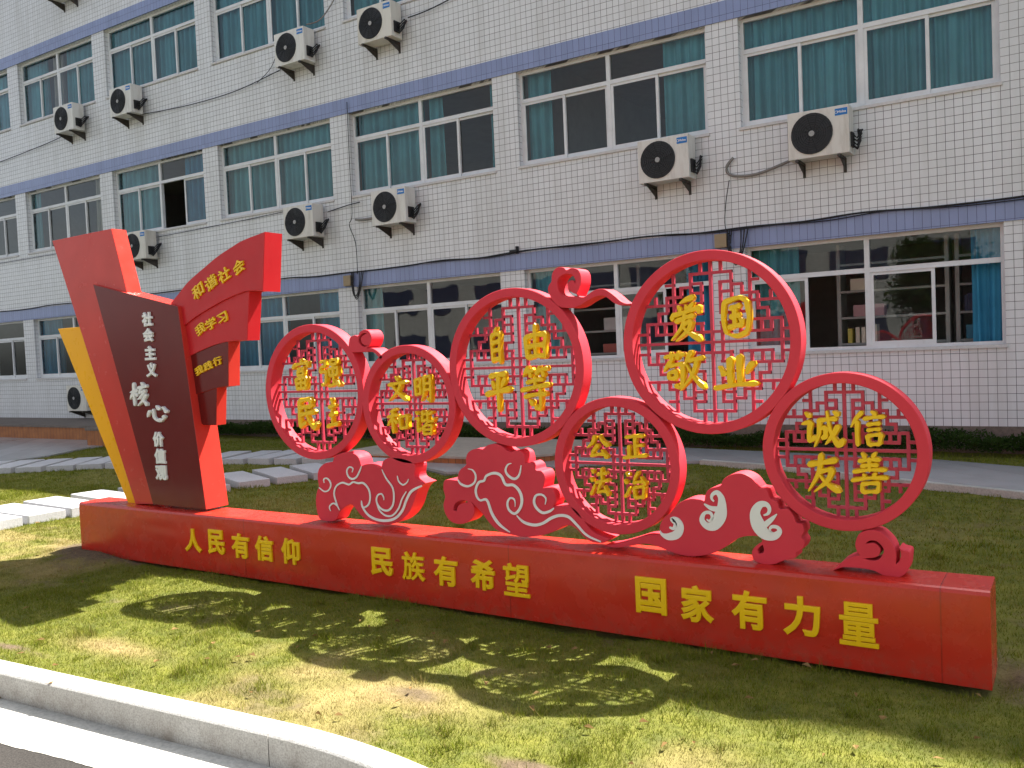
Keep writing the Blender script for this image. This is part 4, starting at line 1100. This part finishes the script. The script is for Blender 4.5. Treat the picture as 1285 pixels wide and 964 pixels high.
f4 = extrude('flag_banner', [smooth_outline(D['flag4'], 4, 35)], 4.235, 4.325, [M['brown'], M['red']], sign, 0.003, True)
for f, key, yb_ in ((f1, 'f1t', 4.2), (f2, 'f2t', 4.215), (f3, 'f3t', 4.225)):
    for ch, X, Z, w, h, rot in D[key]:
        letter(ch, X, Z, w, h, yb_, 0.014, 0.020, M['gold'], f, rot=rot, rise=0.05, wav=0.02)
f3['label'] = 'dark maroon third flag banner'
f4['label'] = 'dark maroon lowest flag banner, without lettering'
f1['label'] = 'topmost red flag banner with four yellow characters'
f2['label'] = 'second red flag banner with three yellow characters'

# rings
RY0, RY1 = 4.20, 4.30
def ring(X, Z, ro, ri):
    n = 112
    prof = [(ro - 0.003, RY0), (ro, RY0 + 0.003), (ro, RY1 - 0.003), (ro - 0.003, RY1), (ri + 0.003, RY1), (ri, RY1 - 0.003), (ri, RY0 + 0.003), (ri + 0.003, RY0)]
    k = len(prof)
    vs = [(X + r * math.cos(2 * math.pi * i / n), y, Z + r * math.sin(2 * math.pi * i / n)) for i in range(n) for r, y in prof]
    fs = [(i * k + j, i * k + (j + 1) % k, ((i + 1) % n) * k + (j + 1) % k, ((i + 1) % n) * k + j) for i in range(n) for j in range(k)]
    me = mesh_from('ring', vs, [f[::-1] for f in fs], M['ring_red'])
    me.update()
    for p in me.polygons: p.use_smooth = abs(p.normal.y) < 0.2 or True
    me.set_sharp_from_angle(angle=R(30))
    return link('ring', me, sign)
def lattice_bars():
    q = []   # (u0, v0, u1, v1) centre lines in one octant-pair, unit radius; mirrored to all four quarters
    def L(*p):
        for (a, b), (c, d) in zip(p, p[1:]): q.append((a, b, c, d))
    L((0.13, 1), (0.13, 0.86)); L((0, 0.86), (0.26, 0.86), (0.26, 0.70), (0.39, 0.70), (0.39, 0.585), (0.585, 0.585))
    L((0.12, 0.62), (0.12, 0.74), (0.26, 0.74)); L((0.12, 0.62), (0.26, 0.62), (0.26, 0.74))
    L((0.49, 1), (0.49, 0.36)); L((0.26, 0.62), (0.26, 0.49), (0.36, 0.49))
    L((0.12, 0.62), (0.12, 0.36), (0.24, 0.36), (0.24, 0.12)); L((0.36, 0.49), (0.36, 0.36))
    L((0.13, 0.24), (0.13, 0.0)); L((0.24, 0.24), (0.36, 0.24)); L((0.49, 0.36), (0.49, 0.12)); L((0.36, 0.36), (0.36, 0.24)); L((0.585, 0.585), (0.585, 0.49)); L((0.74, 0.49), (0.74, 0.585))
    for a, b, c, d in list(q): q.append((b, a, d, c))
    q.append((0, 0, 0, 1)); q.append((0, 0, 1, 0))
    return q
BARS = lattice_bars()
def lattice(X, Z, r, parent):
    w = 0.0145
    segs = {}
    def put(a, b, c, d):
        if a == c: segs.setdefault(('v', round(a, 3)), []).append((min(b, d), max(b, d)))
        else: segs.setdefault(('h', round(b, 3)), []).append((min(a, c), max(a, c)))
    for a, b, c, d in BARS:
        for sx in (1, -1):
            for sy in (1, -1): put(a * sx, b * sy, c * sx, d * sy)
    mb = MB()
    for (o, at), iv in segs.items():
        iv.sort(); out = []
        for s, e in iv:
            if out and s <= out[-1][1] + 1e-3: out[-1][1] = max(out[-1][1], e)
            else: out.append([s, e])
        lim = math.sqrt(max(1 - at * at, 0))
        for s, e in out:
            s, e = max(s, -lim) * r, min(e, lim) * r
            if e - s < 0.005: continue
            hw = w / 2
            if o == 'v': mb.box(X + at * r - hw, X + at * r + hw, 4.272, 4.290, Z + s - hw, Z + e + hw)
            else: mb.box(X + s - hw, X + e + hw, 4.2728, 4.2892, Z + at * r - hw, Z + at * r + hw)
    return mb.build('lattice', M['lattice'], parent)
RW = ['富强民主', '文明和谐', '自由平等', '公正法治', '爱国敬业', '诚信友善']
RL = ['large ring with the words 富强民主', 'small ring with the words 文明和谐', 'large ring with the words 自由平等', 'small ring with the words 公正法治', 'largest ring with the words 爱国敬业', 'small ring with the words 诚信友善']
for i, (X, Z, r) in enumerate(D['rings']):
    ro = 0.451 if r > 0.4 else 0.367
    if i == 4: ro = 0.457
    ri = ro - 0.051
    rg = ring(X, Z, ro, ri)
    rg['label'] = RL[i]
    lattice(X, Z, ri - 0.001, rg)
    for ch, cx, cz, w, h, rot in D['rt'][i]:
        brush(ch, cx, cz, w * 1.04, h * 1.0, 4.271, 0.034, M['gold'], rg, 1.32)

# clouds and scrolls
for nm, lb in (('cloud1', 'cloud ornament under the first two rings'), ('cloud2', 'long-tailed cloud ornament in the middle'), ('cloud3', 'cloud ornament with thick white curls, under the largest ring')):
    c = extrude('cloud_ornament', [smooth_outline(D[nm], 4, 75)] + ([smooth_outline(D[nm + 'h'], 3, 75)] if nm + 'h' in D else []), 4.2, 4.32, M['ring_red'], sign, 0.003)
    c['label'] = lb
    k_ = 1.45 if nm == 'cloud3' else 1.0
    stroke_mesh('white_swirl', [[(a, b, w * k_) for a, b, w in s] for s in D[nm + 'w']], 4.1995, M['white'], c)
for nm, hole, lb in (('scroll4', 'scroll4h', 'scroll under the rightmost ring'), ('scroll2', 'scroll2h', 'curled ribbon between the two largest rings'), ('scroll1', 'scroll1h', 'small curl between the first two rings')):
    lo = [smooth_outline(D[nm], 4, 75)]
    lo.append(smooth_outline(D[hole], 3, 75))
    c = extrude('scroll_ornament', lo, 4.2, 4.32, M['ring_red'], sign, 0.003)
    c['label'] = lb

# ------------------------------------------------------------------ planting
def leaf_cloud(n, sampler, size, seed):
    g = np.random.default_rng(seed)
    C = sampler(n, g)
    n = len(C)
    d1 = g.normal(size=(n, 3)); d1 /= np.linalg.norm(d1, axis=1)[:, None]
    d2 = np.cross(d1, g.normal(size=(n, 3))); d2 /= np.linalg.norm(d2, axis=1)[:, None]
    s = size * g.uniform(0.6, 1.3, n)[:, None]
    V = np.stack([C - d1 * s, C + d2 * s * 0.45, C + d1 * s, C - d2 * s * 0.45], 1).reshape(-1, 3)
    return V
def fast_mesh(name, V, k, mat, attr=None):
    n = len(V); m = n // k
    me = bpy.data.meshes.new(name)
    me.vertices.add(n); me.vertices.foreach_set('co', V.astype(np.float32).ravel())
    me.loops.add(n); me.loops.foreach_set('vertex_index', np.arange(n, dtype=np.int32))
    me.polygons.add(m)
    me.polygons.foreach_set('loop_start', np.arange(0, n, k, dtype=np.int32))
    me.polygons.foreach_set('loop_total', np.full(m, k, dtype=np.int32))
    me.materials.append(mat)
    me.update(calc_edges=True)
    if attr is not None:
        ca = me.color_attributes.new('dry', 'FLOAT_COLOR', 'POINT')
        ca.data.foreach_set('color', attr.astype(np.float32).ravel())
    return me
def hedge_sampler(n, g):
    x = g.uniform(-15, 9, n); u = g.uniform(0, 1, n)
    y = 11.62 + 0.40 * u
    hmax = 0.10 + 0.34 * fbm(x, y, 1.5, 90) ** 1.3 + 0.06 * fbm(x, y, 6, 91)
    z = hmax * g.uniform(0.1, 1, n) ** 0.6
    return np.stack([x, y, z], 1)
tag(link('ground_cover', fast_mesh('ground_cover', leaf_cloud(60000, hedge_sampler, 0.022, 5), 4, M['leaf'])),
    'strip of low dark ground cover along the foot of the tiled wall', 'ground cover', None, 'stuff')

def grass():
    g = np.random.default_rng(77)
    VV, AA = [], []
    def patch(x0, x1, y0, y1, dens, hgt, wid):
        n = int((x1 - x0) * (y1 - y0) * dens)
        x, y = g.uniform(x0, x1, n), g.uniform(y0, y1, n)
        if n == 0: return
        ky = np.vectorize(kerb_y, otypes=[float])(x)
        ok = (y > ky + 0.012) & (g.random(n) > bareness(x, y) * 0.96) & (g.random(n) > dryness_shade(x, y) * 0.45)
        ok &= ~((x > SX0 - .01) & (x < SX1 + .01) & (y > SY0 - .004) & (y < SY1 + .01))
        # nothing grows on slabs, path, deck or paving
        for poly in POLYS:
            m = np.zeros(len(x), bool)
            px, py = np.array([p[0] for p in poly]), np.array([p[1] for p in poly])
            j = len(poly) - 1
            for i in range(len(poly)):
                c = ((py[i] > y) != (py[j] > y)) & (x < (px[j] - px[i]) * (y - py[i]) / (py[j] - py[i] + 1e-12) + px[i])
                m ^= c; j = i
            ok &= ~m
        x, y = x[ok], y[ok]; n = len(x)
        if n == 0: return
        z = height(x, y) - 0.002
        dr = dryness_shade(x, y)
        tuft = 0.25 + 1.0 * fbm(x, y, 9, 33) + 0.9 * sstep(0.55, 0.8, fbm(x, y, 2.2, 35))
        h = hgt * g.uniform(0.5, 1.25, n) * tuft * (1 - 0.3 * dr)
        a = g.uniform(0, 2 * np.pi, n)
        la = g.uniform(0, 2 * np.pi, n); ll = g.uniform(0.1, 0.95, n) * h
        wx, wy = np.cos(a) * wid * g.uniform(.6, 1.2, n), np.sin(a) * wid * g.uniform(.6, 1.2, n)
        b0 = np.stack([x - wx, y - wy, z], 1); b1 = np.stack([x + wx, y + wy, z], 1)
        tp = np.stack([x + np.cos(la) * ll, y + np.sin(la) * ll, z + h], 1)
        VV.append(np.stack([b0, b1, tp], 1).reshape(-1, 3))
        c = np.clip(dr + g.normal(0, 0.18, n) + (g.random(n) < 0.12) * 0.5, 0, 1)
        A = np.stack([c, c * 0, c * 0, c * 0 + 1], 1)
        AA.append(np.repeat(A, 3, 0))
    patch(-7.2, 0.6, 2.0, 4.2, 17000, 0.024, 0.0015)
    patch(-14, -7.2, 2.2, 6.0, 5000, 0.030, 0.0024)
    patch(-13.0, 2.0, 4.2, 6.6, 4200, 0.030, 0.0026)
    patch(-16.0, 3.0, 6.6, 12.0, 1700, 0.034, 0.0045)
    # taller tufts and weeds here and there
    for i in range(420):
        cx_, cy_ = g.uniform(-7.5, 1.0), g.uniform(2.2, 4.05)
        if i > 260: cx_, cy_ = g.uniform(-12, 1.5), g.uniform(4.5, 9)
        if cy_ < kerb_y(cx_) + 0.03: continue
        s_ = g.uniform(0.015, 0.045)
        patch(cx_ - s_, cx_ + s_, cy_ - s_, cy_ + s_, 9000, g.uniform(0.035, 0.06), 0.0022)
    V = np.concatenate(VV); A = np.concatenate(AA)
    tag(link('grass', fast_mesh('grass', V, 3, M['blade'], A)), 'short yellowish green lawn grass around the red sign', 'grass', None, 'stuff')
POLYS = []
for (x, y, h) in near + far:
    x, y = x * 1.0143, y * 1.0143
    h = R(h); ax, ay = math.cos(h), math.sin(h)
    POLYS.append([(x, y), (x + ax * .4, y + ay * .4), (x + ax * .4 - ay * 1.05, y + ay * .4 + ax * 1.05), (x - ay * 1.05, y + ax * 1.05)])
POLYS.append(DP)
POLYS.append([(9, 4.6), (9, 7.3), (3, 9.3), (-0.46, 10.65), (-1.4, 11.06), (-4.65, 11.55), (-7.6, 11.3), (-7.6, 9.2), (-7.2, 8.95), (-6.53, 8.6), (-5.9, 9.05), (-5.0, 9.85), (-3.89, 10.3), (-3.04, 10.09), (-1.17, 9.24), (-0.39, 8.93), (3, 7.2)])
POLYS.append([(-34, 5.6), (-20, 5.8), (-15.2, 6.9), (-14.85, 7.6), (-14.95, 8.4), (-15.5, 9.4), (-15.5, 11.9), (-34, 11.9)])
grass()

def litter():
    g = np.random.default_rng(123)
    V = []
    for i in range(130):
        x, y = (g.uniform(-7, 0.8), g.uniform(2.2, 4.0)) if i < 90 else (g.uniform(-11, 1), g.uniform(4.6, 8))
        k = kerb_y(x)
        z = 0.022 + float(height(np.array([x]), np.array([y]))[0]) if y > k + 0.02 else (0.002 if y > k - 0.13 else -0.128)
        a = g.uniform(0, 6.28); L = g.uniform(0.012, 0.028); w = L * g.uniform(.35, .6)
        c, s = math.cos(a), math.sin(a)
        for u in (1, -1):
            V += [(x - c * L, y - s * L, z), (x + c * L, y + s * L, z + g.uniform(0, .006)), (x + c * L * .2 - s * w * u, y + s * L * .2 + c * w * u, z + g.uniform(.004, .014))]
    tag(link('leaf_litter', fast_mesh('leaf_litter', np.array(V), 3, M['dead_leaf'])), 'small dry brown leaves scattered over the lawn and kerb', 'leaf litter', None, 'stuff')
M['dead_leaf'] = veg('dead leaves', (0.16, 0.09, 0.035), (0.34, 0.23, 0.10), 8)
litter()

# ------------------------------------------------------------------ across the road (seen in the window and paint reflections)
ob = empty('opposite_building', (-6, -26, 0), 'pale building with dark windows across the road behind the viewer', 'building')
w = MB(); w.box(-45, 30, -36, -26, 0, 11.5); w.build('wall', M['pale_wall'], ob)
for r_ in range(3):
    g_ = MB()
    for k in range(18): g_.box(-43 + k * 4, -40.4 + k * 4, -26, -25.96, 1.2 + r_ * 3.4, 2.8 + r_ * 3.4)
    g_.build('window', M['navy'], ob)
def tree(x, y, h, r, seed, label):
    t = empty('broadleaf_tree', (x, y, -0.13), label, 'tree')
    m = MB()
    m.tube([(x, y, -0.14), (x + .05, y, h * 0.3), (x, y + .1, h * 0.55)], 0.14, 8)
    g = random.Random(seed)
    for i in range(7):
        a = g.uniform(0, 6.28); m.tube([(x, y, h * (0.3 + .03 * i)), (x + math.cos(a) * r * .5, y + math.sin(a) * r * .5, h * .6), (x + math.cos(a) * r * .8, y + math.sin(a) * r * .8, h * .75)], 0.05, 6)
    m.build('trunk', M['bark'], t)
    def smp(n, g2):
        cs = np.stack([x + g2.uniform(-r, r, 26) * .75, y + g2.uniform(-r, r, 26) * .75, h * g2.uniform(.5, 1, 26)], 1)
        i = g2.integers(0, 26, n)
        return cs[i] + g2.normal(0, r * 0.2, (n, 3))
    link('crown', fast_mesh('crown', leaf_cloud(9000, smp, 0.13, seed), 4, M['tree_leaf']), t)
tree(-14, -17, 6.5, 2.3, 1, 'tall bushy tree by the road in front of the opposite building, left')
tree(-5, -18, 5.0, 2.0, 2, 'short bushy tree by the road in front of the opposite building, middle')
tree(5, -17, 6.0, 2.4, 3, 'broad bushy tree by the road in front of the opposite building, right')
